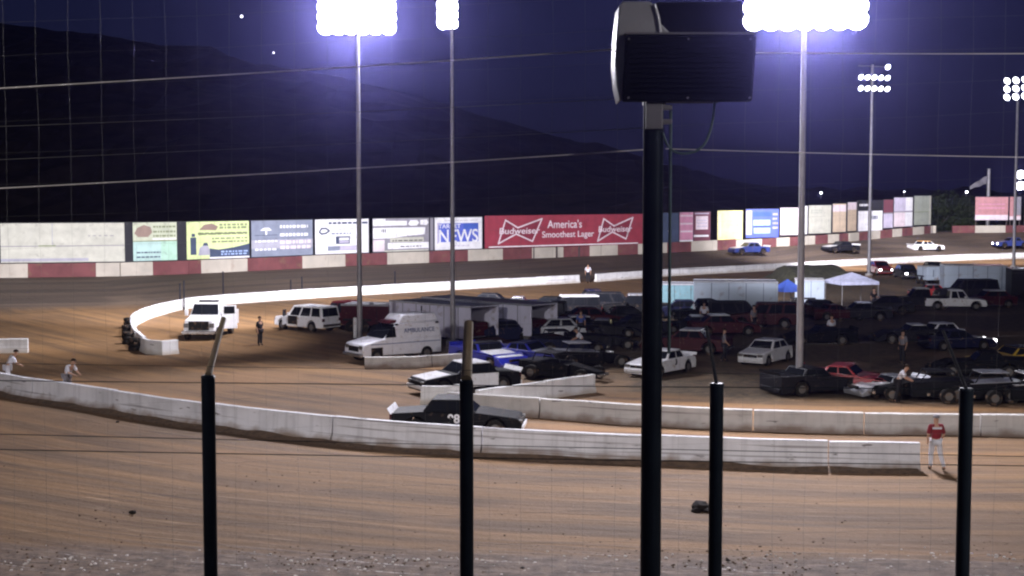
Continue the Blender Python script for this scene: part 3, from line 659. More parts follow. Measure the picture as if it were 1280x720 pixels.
    if plate:
        for y in (-1, 1): MB().box(X_(plate[0]), X_(plate[1]), y*hw(0,.6)-.006, y*hw(0,.6)+.012*y if y > 0 else y*hw(0,.6)+.006, zb+.12, zc-.05).build('number_panel', M[plate[2]], root) if y > 0 else MB().box(X_(plate[0]), X_(plate[1]), -hw(0,.6)-.012, -hw(0,.6)+.006, zb+.12, zc-.05).build('number_panel', M[plate[2]], root)
    if number:
        for y in (-1, 1): text(number, 'door_number', M[ncol or 'black'], root, (X_(-.02), y*(hw(0,.6)+.022), (zb+zc)/2+.12), (R(90), 0, R(180) if y > 0 else 0), .45*scale, ext=.006, bold=.012)
        if roofnum: text(number, 'roof_number', M[ncol or 'black'], root, ((r0_+r1_)/2, 0, H+.012), (0, 0, R(-90)), .8, ext=.004)
    return root

def modified(label, px, py, yaw, paint, deck='dark', detail=True, group='dirt modifieds parked along the pit edge', name='race_car', cat='race car', light=False):
    """open wheeled dirt car: narrow nose, exposed front wheels, flat side boards and a slab roof"""
    p = G(px, py); root = thing(name, label, cat, (p.x, p.y, 0), yaw, group)
    MB().hexa([(-2.1,-.85,.2),(.5,-.8,.2),(.5,.8,.2),(-2.1,.85,.2)],[(-2.1,-.8,.92),(.5,-.6,.78),(.5,.6,.78),(-2.1,.8,.92)]).build('body', M[paint], root, bevel=.03)
    MB().hexa([(.5,-.42,.25),(2.0,-.32,.22),(2.0,.32,.22),(.5,.42,.25)],[(.5,-.4,.80),(2.0,-.28,.48),(2.0,.28,.48),(.5,.4,.80)]).build('nose', M[paint], root, bevel=.03)
    MB().hexa([(-1.9,-.72,.925),(.3,-.6,.80),(.3,.6,.80),(-1.9,.72,.925)],[(-1.9,-.72,.945),(.3,-.6,.82),(.3,.6,.82),(-1.9,.72,.945)]).build('deck', M[deck], root)
    MB().box(-1.35,-.15,-.62,.62,1.26,1.31).build('roof', M[deck], root, bevel=.02)
    for x, x2 in ((-1.3,-1.5),(-.2,.1)):
        for y in (-.56,.56): MB().tube((x,y,1.27),(x2,y,.85),.03,n=6).build('cage_bar', M['dark'], root)
    MB().box(2.0,2.12,-.5,.5,.28,.40).build('front_bumper', M['chrome'], root)
    for x, r in ((1.35,.33),(-1.35,.36)):
        for y in (-.88,.88): wheel(root, x, y, r, .30, detail)
    MB().tube((1.35,-.8,.33),(1.35,.8,.33),.05,n=6).build('axle', M['chrome'], root)
    if light: MB().box(.9,1.2,-.2,.2,.72,.78).build('air_scoop', M['white'], root)
    return root

# along the barriers
car('black stock car with white door number running between the two concrete walls', 573,542,-5,'stock','black', number='98', ncol='white', spoilerc='white', bump='white', roofnum=False)
car('black and white stock car with pale number boards parked past the barrier block', 581,489,208,'stock','black', roof='white', hood='white', spoilerc='white', bump='white', plate=(-.5,.2,'white'))
car('white stock car with a black 3 on its door parked behind the speaker pole', 826,467,232,'stock','white', number='3', ncol='black', scale=.88)
car('small white car with three dark windows parked by the stout light pole', 957,454,234,'compact','white', scale=.93)
car('dark red car with a white roof parked just beyond the white stock car', 858,441,160,'stock','maroon', roof='white', group='parked pit cars')
car('blue late model with white nose strip, nearer the black and white stock car', 612,457,-52,'late','blue', hood='white', roof='dark')
car('blue late model with a white tipped hood, beside the dark modifieds', 667,456,-28,'late','blue', hood='silver', spoilerc='white', roof='darkblue')
modified('black modified parked with its tail to the short slanting wall', 706,474,-30,'black','dark')
modified('black modified with a pale scoop between the blue late model and the light gravel', 738,458,15,'black','silver',light=True)
modified('dark modified squeezed behind the other black modifieds', 712,441,10,'darkblue','dark')
modified('charcoal modified with raised dark roof at the far end of the modifieds', 752,436,5,'dark','black')
car('dark purple race car parked under the open trailer door', 622,428,200,'stock','darkblue', group='parked pit cars')
car('silver grey race car with a white tail strip by the second trailer', 690,425,190,'compact','silver', spoilerc='white', group='parked pit cars')

# left of the ambulance
car('white sport utility vehicle with its front door open on the tan dirt', 384,413,142,'suv','white', name='parked_suv', cat='suv', scale=.9)
root = bpy.data.objects['parked_suv']
MB().box(.10,.9,.93,.97,.45,1.0).build('open_door', M['white'], root, bevel=.03)
od = bpy.data.objects['open_door']; 
T = Matrix.Translation(Vector((.92,.93,0))) @ Matrix.Rotation(R(-62),4,'Z') @ Matrix.Translation(Vector((-.92,-.93,0))); od.matrix_local = T
MB().box(.2,.85,.94,.96,1.0,1.42).build('door_window', M['glass'], od)
MB().box(-.0,.86,.86,.90,.45,1.0).build('door_opening', M['rubber'], root)
car('dark red pickup parked right behind the white suv', 434,410,148,'pickup','maroon', name='pickup_truck', cat='pickup')

# utility truck, facing the stand
p = G(262,421); root = thing('utility_truck', 'white utility truck facing the stand with black grille and side door swung open', 'truck', p, -92)
MB().hexa([(.95,-.98,.55),(2.6,-.95,.55),(2.6,.95,.55),(.95,.98,.55)],[(.95,-.95,1.42),(2.55,-.86,1.28),(2.55,.86,1.28),(.95,.95,1.42)]).build('hood', M['white'], root, bevel=.06, smooth=True)
MB().hexa([(-.55,-1.0,.55),(1.1,-1.0,.55),(1.1,1.0,.55),(-.55,1.0,.55)],[(-.55,-.99,1.45),(1.1,-.97,1.45),(1.1,.97,1.45),(-.55,.99,1.45)]).build('cab_lower', M['white'], root, bevel=.04)
MB().hexa([(-.5,-.96,1.45),(1.05,-.94,1.45),(1.05,.94,1.45),(-.5,.96,1.45)],[(-.45,-.82,2.18),(.55,-.82,2.18),(.55,.82,2.18),(-.45,.82,2.18)]).build('cab', M['white'], root, bevel=.05, smooth=True)
MB().hexa([(1.07,-.84,1.5),(1.075,-.84,1.5),(1.075,.84,1.5),(1.07,.84,1.5)],[(.66,-.74,2.10),(.68,-.74,2.10),(.68,.74,2.10),(.66,.74,2.10)]).build('windshield', M['glass'], root)
MB().box(2.58,2.64,-.62,.62,.66,1.20).build('grille', M['rubber'], root, bevel=.02)
for y in (-1,1):
    MB().box(2.5,2.63,y*.79-.14,y*.79+.14,.82,1.08).build('headlight', M['rim'], root, bevel=.02)
    MB().box(.72,.84,y*1.22-.10,y*1.22+.10,1.4,1.78).build('mirror', M['white'], root, bevel=.02)
    MB().box(-3.0,-.6,y*.98-.18,y*.98+.18,.6,1.5).build('tool_locker', M['white'], root, bevel=.02)
    for x in (1.85,-1.9): wheel(root, x, y*.88, .40, .26)
MB().box(2.6,2.78,-1.0,1.0,.42,.64).build('front_bumper', M['chrome'], root, bevel=.03)
MB().box(-3.0,-.6,-.82,.82,.7,.95).build('truck_bed', M['dark'], root)
MB().box(-.15,.15,-.6,.6,2.20,2.30).build('light_bar', M['dark'], root, bevel=.02)
MB().box(-.3,2.5,-.4,.4,.35,.55).build('chassis', M['rubber'], root)
d = MB().box(-.0,.95,0,.05,.6,1.45).build('open_door', M['white'], root, bevel=.02); d.location = (1.0,1.02,0); d.rotation_euler = (0,0,R(112))
f = MB().box(.05,.9,.0,.04,1.47,2.05).build('door_frame', M['white'], d); MB().box(.14,.8,-.012,.052,1.53,1.98).build('door_window', M['glass'], f)

# ambulance
p = G(492,449.5); root = thing('ambulance', 'white high roofed ambulance van with dark windshield behind the low pale wall', 'ambulance', p, 216)
L2, W2 = 2.45, .98; am = M['ambulance_white']
prof = [(-L2,.35),(-L2,1.25),(L2*.52,1.25),(L2*.96,1.02),(L2,.8),(L2,.4)]
MB().prism(prof+[], -W2, W2).build('body', am, root, bevel=.06, smooth=True)
MB().hexa([(-L2,-W2+.01,1.2),(L2*.50,-W2+.01,1.2),(L2*.50,W2-.01,1.2),(-L2,W2-.01,1.2)],[(-L2+.12,-W2+.10,2.05),(L2*.12,-W2+.12,2.05),(L2*.12,W2-.12,2.05),(-L2+.12,W2-.10,2.05)]).build('upper_body', am, root, bevel=.06, smooth=True)
MB().hexa([(-L2+.14,-W2+.11,2.05),(L2*.08,-W2+.12,2.05),(L2*.08,W2-.12,2.05),(-L2+.14,W2-.11,2.05)],[(-L2+.26,-W2+.24,2.48),(-.15,-W2+.26,2.48),(-.15,W2-.26,2.48),(-L2+.26,W2-.24,2.48)]).build('raised_roof', am, root, bevel=.07, smooth=True)
MB().hexa([(L2*.10,-.62,2.04),(L2*.26,-.62,2.02),(L2*.26,.62,2.02),(L2*.10,.62,2.04)],[(L2*.05,-.55,2.18),(L2*.2,-.55,2.16),(L2*.2,.55,2.16),(L2*.05,.55,2.18)]).build('light_bar', M['maroon'], root, bevel=.02)
a0, a1 = Vector((L2*.50,0,1.22)), Vector((L2*.12,0,2.05))
q0, q1 = a0.lerp(a1,.08), a0.lerp(a1,.90); nn = Vector((.85,0,.45)).normalized()*.02
MB().hexa([q0+Vector((0,-.86,0))-nn,q0+Vector((0,-.86,0))+nn,q0+Vector((0,.86,0))+nn,q0+Vector((0,.86,0))-nn],[q1+Vector((0,-.78,0))-nn,q1+Vector((0,-.78,0))+nn,q1+Vector((0,.78,0))+nn,q1+Vector((0,.78,0))-nn]).build('windshield', M['glass'], root)
for y in (-1,1):
    yy0, yy1 = y*(W2-.008), y*(W2-.075)
    MB().add([(.42,yy0-.03*y,1.32),(1.08,yy0-.03*y,1.32),(.72,yy1-.03*y,1.88),(.46,yy1-.03*y,1.88),(.42,yy0+.012*y,1.32),(1.08,yy0+.012*y,1.32),(.72,yy1+.012*y,1.88),(.46,yy1+.012*y,1.88)],[(0,1,2,3),(4,5,6,7),(0,1,5,4),(1,2,6,5),(2,3,7,6),(3,0,4,7)]).build('door_window', M['glass'], root)
    o = text('AMBULANCE','lettering', pc('vanblue',(.10,.14,.30)), root, (-1.05, y*(W2-.028), 1.62), (R(90-5*0),0,R(180) if y>0 else 0), .33, ext=.006, bold=.0); o.rotation_euler = (R(90) if y > 0 else R(90),0,R(180) if y>0 else 0)
    o.rotation_euler[0] = R(84) if y < 0 else R(84)
    MB().box(-L2+.1,L2*.8,y*W2-.006,y*W2+.008,.98,1.02).build('side_stripe', pc('vanblue',(.1,.14,.3)), root)
    for x in (.35,-2.2): MB().box(x-.09,x+.09,y*(W2-.10)-.03,y*(W2-.10)+.04,1.93,2.03).build('marker_lamp', M['dark'], root)
    MB().box(L2-.04,L2+.012,y*.72-.15,y*.72+.15,.76,.95).build('headlight', M['rim'], root, bevel=.01)
    for x in (1.6,-1.5): wheel(root, x, y*.88, .37, .24)
    MB().box(1.25,1.95,y*W2-.01,y*W2+.006,.38,.83).build('wheel_arch', M['rubber'], root, bevel=.05)
MB().box(L2-.03,L2+.02,-.52,.52,.62,.90).build('grille', M['rubber'], root, bevel=.01)
MB().box(L2-.02,L2+.14,-W2,W2,.36,.54).build('front_bumper', M['chrome'], root, bevel=.03)
MB().tube((-1.6,.3,2.48),(-1.6,.3,2.85),.04,n=6).build('antenna', M['dark'], root)

# trailers
def trailer(label, corner, yaw, L, W, H, paint, open_rear=False, group=None, z0=.45, stripe=None):
    """corner: rear corner facing the stand; body runs along -x local"""
    root = thing('enclosed_trailer', label, 'trailer', (corner.x, corner.y, 0), yaw, group)
    mb = MB()
    if open_rear:
        mb.box(-L,0,0,.05,z0,H); mb.box(-L,0,W-.05,W,z0,H); mb.box(-L,0,0.05,W-.05,H-.05,H); mb.box(-L,0,.05,W-.05,z0,z0+.06); mb.box(-L,-L+.05,.05,W-.05,z0+.06,H-.05)
    else: mb.box(-L,0,0,W,z0,H)
    mb.build('body', M[paint], root)
    rb = MB(); rb.box(-L-.02,.02,-.02,.03,H-.06,H+.05); rb.box(-L-.02,.02,W-.03,W+.02,H-.06,H+.05); rb.box(-L-.02,.02,.03,W-.03,H+.002,H+.03); rb.build('roof_trim', M['silver'], root)
    for x in np.arange(-L+1.2, -.3, 1.2): MB().box(x-.015,x+.015,-.012,.004,z0,H-.06).build('side_seam', M['dark'], root)
    if open_rear:
        MB().box(.0,.05,.02,W-.02,z0,z0+.12).build('door_sill', M['dark'], root)
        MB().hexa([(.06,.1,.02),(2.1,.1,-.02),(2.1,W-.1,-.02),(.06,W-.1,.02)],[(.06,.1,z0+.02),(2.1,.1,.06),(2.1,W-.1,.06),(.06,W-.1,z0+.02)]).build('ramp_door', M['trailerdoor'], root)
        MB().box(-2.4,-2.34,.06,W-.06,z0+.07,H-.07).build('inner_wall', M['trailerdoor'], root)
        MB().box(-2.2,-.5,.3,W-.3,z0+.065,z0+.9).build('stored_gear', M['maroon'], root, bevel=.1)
    else:
        MB().box(.0,.02,.12,W-.12,z0+.1,H-.12).build('rear_door', M[paint], root, bevel=.01)
        MB().box(.02,.05,W/2-.02,W/2+.02,z0+.3,H-.3).build('door_bar', M['dark'], root)
    for x in (-L*.52,-L*.52-.9):
        for y in (.08,W-.08): wheel(root, x, y, .36, .22, False)
    MB().box(-L*.52-1.4,-L*.52+.5,-.05,.06,.72,.86).build('fender', M['dark'], root, bevel=.02)
    MB().box(-L-1.2,-L,W/2-.06,W/2+.06,z0-.05,z0+.06).build('tow_tongue', M['dark'], root)
    return root
ty = math.degrees(math.atan2(-4.8,5.1))
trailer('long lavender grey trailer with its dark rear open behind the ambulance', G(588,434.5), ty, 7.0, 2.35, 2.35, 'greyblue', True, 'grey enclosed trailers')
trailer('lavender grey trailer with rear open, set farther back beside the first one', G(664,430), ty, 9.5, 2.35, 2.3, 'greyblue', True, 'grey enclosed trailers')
trailer('low maroon trailer between the red pickup and the long grey trailer', G(486,416), -12, 3.2, 2.2, 1.75, 'maroon')
trailer('pale teal trailer just past the speaker pole', G(872,394), -8, 2.9, 2.3, 2.25, 'teal')
trailer('big slate grey trailer behind the dark pit crowd', G(972,401), -6, 5.8, 2.4, 2.7, 'greyteal')
trailer('grey trailer between the blue tarp tent and the pale canopy', G(1030,386), -10, 2.2, 2.2, 2.2, 'greyteal')
trailer('slate blue trailer at the edge of the infield near the double lamp cluster pole', G(1258,371), -8, 5.2, 2.5, 2.65, 'greyteal')
trailer('dark trailer next to the slate blue trailer', G(1330,376), -8, 4.2, 2.5, 2.6, 'dark')
trailer('small pale box trailer seen end on below the headlights', G(1158,356), -80, 2.0, 1.4, 1.75, 'greyteal')

# canopies
def canopy(label, p, w, H, m, yaw=0):
    root = thing('canopy_tent', label, 'tent', (p.x, p.y, 0), yaw, None); h = w/2; e = H*.76
    MB().add([(-h,-h,e),(h,-h,e),(h,h,e),(-h,h,e),(0,0,H),(-h,-h,e-.25),(h,-h,e-.25),(h,h,e-.25),(-h,h,e-.25)],[(0,1,4),(1,2,4),(2,3,4),(3,0,4),(0,1,6,5),(1,2,7,6),(2,3,8,7),(3,0,5,8)]).build('canopy', m, root, fix=False)
    for x in (-1,1):
        for y in (-1,1): MB().tube((x*(h-.05),y*(h-.05),-.02),(x*(h-.05),y*(h-.05),e),.03,n=6).build('leg', M['steel'], root)
canopy('pale blue canopy with a peaked top in the infield', G(1070,386)+Vector((0,1.5,0)), 3.1, 2.75, M['canopy_white'], 12)
canopy('small bright blue canopy beside the slate grey trailer', G(988,397)+Vector((0,1.2,0)), 1.5, 2.7, M['canopy_blue'], 20)

# infield right
car('dark late model parked near the foot of the stout light pole', 1020,491,20,'late','dark', hood='maroon', group='parked pit cars')
car('red late model parked just behind the weathered pale wall', 1066,489,-25,'late','red')
car('small silver race car with white nose between the red late model and the black modifieds', 1108,494,200,'late','silver', hood='white', scale=.75)
modified('black modified nearest the silver race car', 1150,499,175,'black','dark')
modified('black modified with a white deck strip behind the last fence post', 1216,501,180,'black','silver')
modified('black modified with a pale deck at the edge of view', 1270,503,184,'black','white')
car('white race car parked nose out in the dark infield', 1170,427,200,'compact','white', scale=.85)
car('dark blue race car with a white tail in front of the parked white race car', 1196,437,12,'stock','darkblue', hood='white', scale=.85, headlights=True, detail=True)
car('black late model with a lamp lit beside the yellow race car', 1222,470,170,'late','black')
car('yellow race car half out of view', 1262,462,188,'late','yellow', roof='darkblue')
car('white pickup parked in front of the dark infield vehicles', 1193,387,-8,'pickup','white', name='pickup_truck', cat='pickup', scale=.85)
car('dark pickup with a pale roof parked behind the white pickup tail', 1152,386,175,'pickup','dark', roof='silver', name='pickup_truck', cat='pickup', scale=.9)
car('charcoal suv between the white pickup and the slate blue trailer', 1208,377,180,'suv','dark', name='parked_suv', cat='suv')
car('maroon race car with a pale roof right of the white pickup', 1236,384,185,'compact','maroon', roof='white')
car('faded pink race car parked below the headlights', 1160,371,175,'compact','red', roof='silver', scale=.8)
car('red car with glaring headlights on the infield road', 1100,343,-88,'sedan','red', name='parked_car', cat='car', headlights=True)
car('dark car with headlights on, middle one of the three on the infield road', 1133,348,-90,'sedan','dark', name='parked_car', cat='car', headlights=True, group=None)
car('dark car with headlights on, nearest to the bright wall', 1167,344,-92,'sedan','dark', name='parked_car', cat='car', headlights=True)
# far straight racers
def zbank(px, t): 
    return None
def on_track(px, t):
    a = on_line([p for p in inner_curve], px); b = on_line(out_line, px); p = a.lerp(b, t); p.z = b.z*t+.03; return p
car('blue race car driving along the far wall under the yellow billboard', 0,0,200,'stock','dullblue', pos=on_track(935,.72), spoilerc='white', hood='white', detail=False)
car('orange and white race car on the far straight past the last billboard', 0,0,20,'stock','white', pos=on_track(1157,.35), roof='orange', hood='orange', detail=False)
car('blue race car with shining lamps on the far straight near the pink billboard', 0,0,190,'stock','dullblue', pos=on_track(1264,.4), detail=False, headlights=True)
car('dark race car with white nose on the far straight under the tan billboard', 0,0,205,'stock','dark', pos=on_track(1050,.55), hood='white', spoilerc='white', detail=False)

# dark pit crowd between the second trailer and the speaker pole, and beyond it
crowd = [
 (606,388,175,'sedan','dark','dark car farthest behind the first grey trailer roof'),
 (640,389,180,'late','darkblue','low navy car behind the second grey trailer roof'),
 (682,393,170,'sedan','black','black car parked behind the tail of the second grey trailer'),
 (710,399,185,'suv','dark','dark suv next to the black car behind the trailers'),
 (742,389,180,'pickup','darkblue','navy pickup farthest back in the pit crowd'),
 (768,394,5,'suv','dark','dark suv behind the pit crowd'),
 (795,396,176,'pickup','black','black pickup tucked against the speaker pole'),
 (698,408,172,'pickup','dark','charcoal pickup in the middle of the pit crowd'),
 (740,409,10,'sedan','maroon','maroon sedan in the middle of the pit crowd'),
 (775,408,184,'sedan','dark','charcoal sedan in the middle of the pit crowd'),
 (716,421,190,'sedan','darkblue','navy sedan nearest the open ground in the pit crowd'),
 (762,421,-8,'late','dark','dark late model parked low before the pit crowd'),
 (793,420,188,'sedan','dark','charcoal sedan half behind the speaker pole'),
 (848,398,180,'sedan','darkblue','navy sedan under the pale teal trailer'),
 (884,404,184,'pickup','black','black pickup before the slate grey trailer'),
 (924,408,-6,'suv','dark','dark suv before the slate grey trailer'),
 (862,416,178,'late','black','black late model past the speaker pole'),
 (905,419,8,'sedan','maroon','maroon sedan before the dark suv'),
 (955,410,176,'suv','maroon','maroon suv at the end of the slate grey trailer'),
 (1018,398,182,'sedan','dark','charcoal sedan in front of the grey trailer'),
 (1048,400,4,'late','maroon','maroon late model beside the pale canopy'),
 (1073,400,176,'stock','dark','dark stock car parked under the pale canopy'),
 (1104,392,178,'sedan','dark','dark sedan right of the pale canopy'),
 (1022,430,180,'late','black','black late model beside the lone person in white'),
 (1135,428,182,'late','dark','charcoal late model left of the parked white race car'),
]
for i, (px, py, yaw, sty, pt, lab) in enumerate(crowd):
    rc = sty in ('late','stock')
    car(lab, px, py, yaw+random.uniform(-6,6), sty, pt, name={'sedan':'parked_car','suv':'parked_suv','pickup':'pickup_truck'}.get(sty,'race_car'), cat={'sedan':'car','suv':'suv','pickup':'pickup'}.get(sty,'race car'), group='vehicles crowded in the pits', detail=py>395, headlights=False, scale=.92, roof=('silver' if i % 5 == 1 else 'white' if i % 7 == 3 else None))

# pit cart by the stout pole
p = G(970,489); root = thing('pit_cart', 'dark pit cart with a tool chest beside the stout light pole', 'cart', p, 8)
MB().box(-.5,.5,-.3,.3,.3,.82).build('tool_chest', M['dark'], root, bevel=.03); MB().box(-.42,.42,-.25,.25,.84,.96).build('chest_lid', M['black'], root, bevel=.03)
MB().tube((-.5,-.2,.7),(-.8,-.2,1.0),.02,n=6).build('handle', M['chrome'], root)
for x in (-.35,.35):
    for y in (-.32,.32): wheel(root, x, y, .15, .08, False)
# white marker post beside light pole
p = G(444,424); root = thing('marker_post', 'slim white marker post beside the maroon trailer', 'post', p); MB().tube((0,0,-.05),(0,0,1.3),.11,.11,12).build('post', M['white'], root, smooth=True); MB().tube((0,0,-.02),(0,0,.08),.2,.14,12).build('base', M['dark'], root); MB().tube((0,0,1.3),(0,0,1.34),.11,.06,12).build('cap', M['white'], root)
# tyre stacks added to stand in for the dark shadow outside the wall end
p = G(158,428); root = thing('shadow_tyres', 'dark tyre stacks standing in for the shadow at the rounded end of the bright wall', 'shadow stand-in', p)
for px, py in ((159,421),(160,430),(168,438),(161,411)):
    q = G(px, py)-p
    for zz in range(3): MB().tube((q.x, q.y, zz*.25),(q.x, q.y, zz*.25+.235),.33,n=16).build('tyre', M['rubber'], root, bevel=.05, smooth=True)
# posts carrying signs of the inner wall
for px, h, lab in ((224,2.0,'thinnest steel post at the curve of the bright wall'),(229,2.2,'steel post right beside the thinnest one at the curve'),(277,2.6,'steel post behind the utility truck roof'),(362,1.6,'steel post on the bright wall above the gap before the suv'),(376,1.8,'steel post on the bright wall above the suv roof'),(493,1.9,'steel post on the bright wall above the maroon trailer')):
    b = on_line([q for q in inner_curve], px) if px > 240 else G(px,388)
    root = thing('steel_post', lab, 'post', (b.x, b.y+.35, 0), 0, 'thin posts on the bright wall'); MB().tube((0,0,-.1),(0,0,h),.06,n=8).build('post', M['dark'], root); MB().tube((0,0,h),(0,0,h+.05),.09,.05,8).build('cap', M['dark'], root)

# ------------------------------------------------------------------ people
def person(label, p, yaw, shirt, trousers, hair='hair', H=1.76, pose='stand', group=None, cap=None, band=None):
    """local: +x to the figure's left... figure faces -y; z up"""
    root = thing('person', label, 'person', p, yaw, group); k = H/1.76
    ll, rl = 0, 0
    J = {'pel':(0,0,.95),'wst':(0,.0,1.08),'chest':(0,0,1.30),'neck':(0,0,1.48),'head':(0,-.02,1.62),'crown':(0,0,1.70),
         'sL':(.19,0,1.42),'sR':(-.19,0,1.42),'hL':(.10,0,.92),'hR':(-.10,0,.92)}
    if pose == 'stand': J |= {'eL':(.26,.03,1.14),'wL':(.25,-.04,.88),'eR':(-.26,.03,1.14),'wR':(-.25,-.04,.88),'kL':(.11,-.02,.50),'aL':(.12,.02,.09),'kR':(-.11,-.02,.50),'aR':(-.12,.02,.09)}
    if pose == 'walk': J |= {'eL':(.27,.10,1.16),'wL':(.25,-.02,.93),'eR':(-.27,-.04,1.15),'wR':(-.24,-.20,.98),'kL':(.12,-.10,.50),'aL':(.13,-.05,.09),'kR':(-.16,-.02,.51),'aR':(-.24,.16,.11)}
    if pose == 'lean': J |= {'chest':(0,-.16,1.22),'wst':(0,-.06,1.06),'neck':(0,-.28,1.37),'head':(0,-.36,1.48),'crown':(0,-.38,1.57),'sL':(.19,-.20,1.33),'sR':(-.19,-.20,1.33),'eL':(.28,-.30,1.10),'wL':(.18,-.50,1.00),'eR':(-.28,-.30,1.10),'wR':(-.18,-.50,1.00),'kL':(.12,-.06,.50),'aL':(.13,.04,.09),'kR':(-.12,.0,.50),'aR':(-.13,.10,.09)}
    J['fL'] = (J['aL'][0]+.02, J['aL'][1]-.16, .04); J['fR'] = (J['aR'][0]-.02, J['aR'][1]-.16, .04)
    Rr = {'pel':.13,'wst':.125,'chest':.15,'neck':.055,'head':.095,'crown':.075,'sL':.07,'sR':.07,'eL':.045,'eR':.045,'wL':.03,'wR':.03,'hL':.09,'hR':.09,'kL':.062,'kR':.062,'aL':.045,'aR':.045,'fL':.04,'fR':.04}
    E = [('pel','wst'),('wst','chest'),('chest','neck'),('neck','head'),('head','crown'),('chest','sL'),('chest','sR'),('sL','eL'),('sR','eR'),('eL','wL'),('eR','wR'),('pel','hL'),('pel','hR'),('hL','kL'),('hR','kR'),('kL','aL'),('kR','aR'),('aL','fL'),('aR','fR')]
    J = {a: Vector(b) for a, b in J.items()}
    for s in 'LR':                            # hands
        d = (J['w'+s]-J['e'+s]).normalized(); sd = Vector((0,1,0)).cross(d).normalized(); J['p'+s] = J['w'+s]+d*.08; Rr['p'+s] = .03; E.append(('w'+s,'p'+s))
        ax = Vector((0,1,0))
        for i, (o, ln) in enumerate(((-.030,.065),(-.010,.078),(.010,.074),(.028,.058))):
            a_ = f'q{s}{i}'; b_ = f'r{s}{i}'; J[a_] = J['p'+s]+ax*o+d*ln*.5; J[b_] = J[a_]+d*ln*.45+sd*(.02 if s == 'L' else -.02); Rr[a_] = .010; Rr[b_] = .008; E += [('p'+s,a_),(a_,b_)]
        a_ = 't'+s; J[a_] = J['w'+s]+d*.06-ax*.05; Rr[a_] = .011; E.append(('w'+s,a_))
    def skin(nm, keys, edges, grow, m, par, rootk, sub=1):
        ks = list(keys); ix = {a: i for i, a in enumerate(ks)}; me = bpy.data.meshes.new(nm)
        me.from_pydata([tuple(J[a]*k) for a in ks], [(ix[a], ix[b]) for a, b in edges if a in ix and b in ix], [])
        o = bpy.data.objects.new(nm, me); col.objects.link(o); o.parent = par; me.materials.append(m)
        md = o.modifiers.new('skin', 'SKIN'); md.use_smooth_shade = True
        for i, a in enumerate(ks):
            r = (Rr[a]+grow)*k; sx = 1.0
            me.skin_vertices[0].data[i].radius = (r*(1.15 if a in ('pel','wst') else 1), r*(.8 if a in ('chest','wst','pel') else 1)); me.skin_vertices[0].data[i].use_root = (a == rootk)
        sb = o.modifiers.new('sub', 'SUBSURF'); sb.levels = sub; sb.render_levels = sub
        return o
    body = skin('body', J.keys(), E, 0, M['skin'], root, 'pel', 2)
    skin('shirt', ['wst','chest','sL','sR','eL','eR','pel'], E, .022, M[shirt], root, 'chest')
    skin('trousers', ['pel','hL','hR','kL','kR','aL','aR'], E, .020, M[trousers], root, 'pel')
    for s in 'LR': skin('shoe', ['a'+s,'f'+s], E, .016, M['shoe'], root, 'a'+s)
    hc = J['head'].lerp(J['crown'], .8)*k
    bm = bmesh.new(); bmesh.ops.create_icosphere(bm, subdivisions=2, radius=.112*k)
    for v in bm.verts: v.co.z = max(v.co.z, -.01)*.9+.02; v.co.y = v.co.y*1.08+.015
    me = bpy.data.meshes.new('hair'); bm.to_mesh(me); bm.free(); me.materials.append(M[cap or hair]); o = bpy.data.objects.new('cap' if cap else 'hair', me); col.objects.link(o); o.parent = root; o.location = hc
    for x in (-.035,.035): MB().box(x-.012,x+.012,-.105,-.085,-.008,.006).build('eye', M['rubber'], o, (0,-.01,-.05*k))
    MB().hexa([(-.014,-.10,-.10),(.014,-.10,-.10),(.014,-.08,-.10),(-.014,-.08,-.10)],[(-.006,-.118,-.085),(.006,-.118,-.085),(.006,-.085,-.05),(-.006,-.085,-.05)]).build('nose', M['skin'], o, (0,-.005,-.02))
    if band: MB().box(-.15,.15,.135,.150,1.36,1.42).build('back_lettering', M['cloth_white'], root)
    return root
person('person in red shirt and white trousers at the end of the white wall', G(1169,587.5), 178, 'cloth_red', 'cloth_white', pose='walk', cap='cloth_grey', band=True, H=1.78)
person('person in white leaning at the wall below the short white wall', G(10,486), 120, 'cloth_white', 'cloth_white', pose='lean', H=1.9)
person('person in pale clothes stooping at the wall with one arm raised forward', G(84,497), 70, 'cloth_white', 'cloth_grey', pose='lean', H=1.85)
person('person in dark clothes standing alone on the tan dirt', G(325,432), 60, 'cloth_dark', 'cloth_dark', H=1.7)
person('official in white shirt standing in the gap of the bright wall', G(735,353.5), -10, 'cloth_white', 'cloth_dark', H=1.85)
person('person in white shirt standing alone in the dark infield', G(1039,431), 20, 'cloth_white', 'cloth_grey')
person('person in pale shirt beside the black pickup', G(880,411), -20, 'cloth_white', 'cloth_dark')
person('person in grey clothes walking between the white stock car and the small white car', G(905,452), 80, 'cloth_grey', 'cloth_dark', pose='walk')
person('person in pale shirt beside the last modified by the pale pickup', G(1128,455), -60, 'cloth_grey', 'cloth_dark')
person('person in white shirt bent over the nose of the silver race car', G(1122,503), 70, 'cloth_white', 'cloth_dark', pose='lean')
person('person in dark shirt next to the pale blue canopy', G(1092,389), 20, 'cloth_dark', 'cloth_grey')
person('person in white shirt among the black modifieds', G(728,447), -90, 'cloth_white', 'cloth_dark', pose='lean')
person('person in grey shirt by the open gear of the second trailer', G(672,421), 30, 'cloth_grey', 'cloth_dark')
person('person in pale blue shirt among the pit vehicles', G(726,424), 0, 'cloth_blue', 'cloth_dark')
person('person in white shirt just under the big blue canopy', G(942,416), 40, 'cloth_grey', 'cloth_dark')

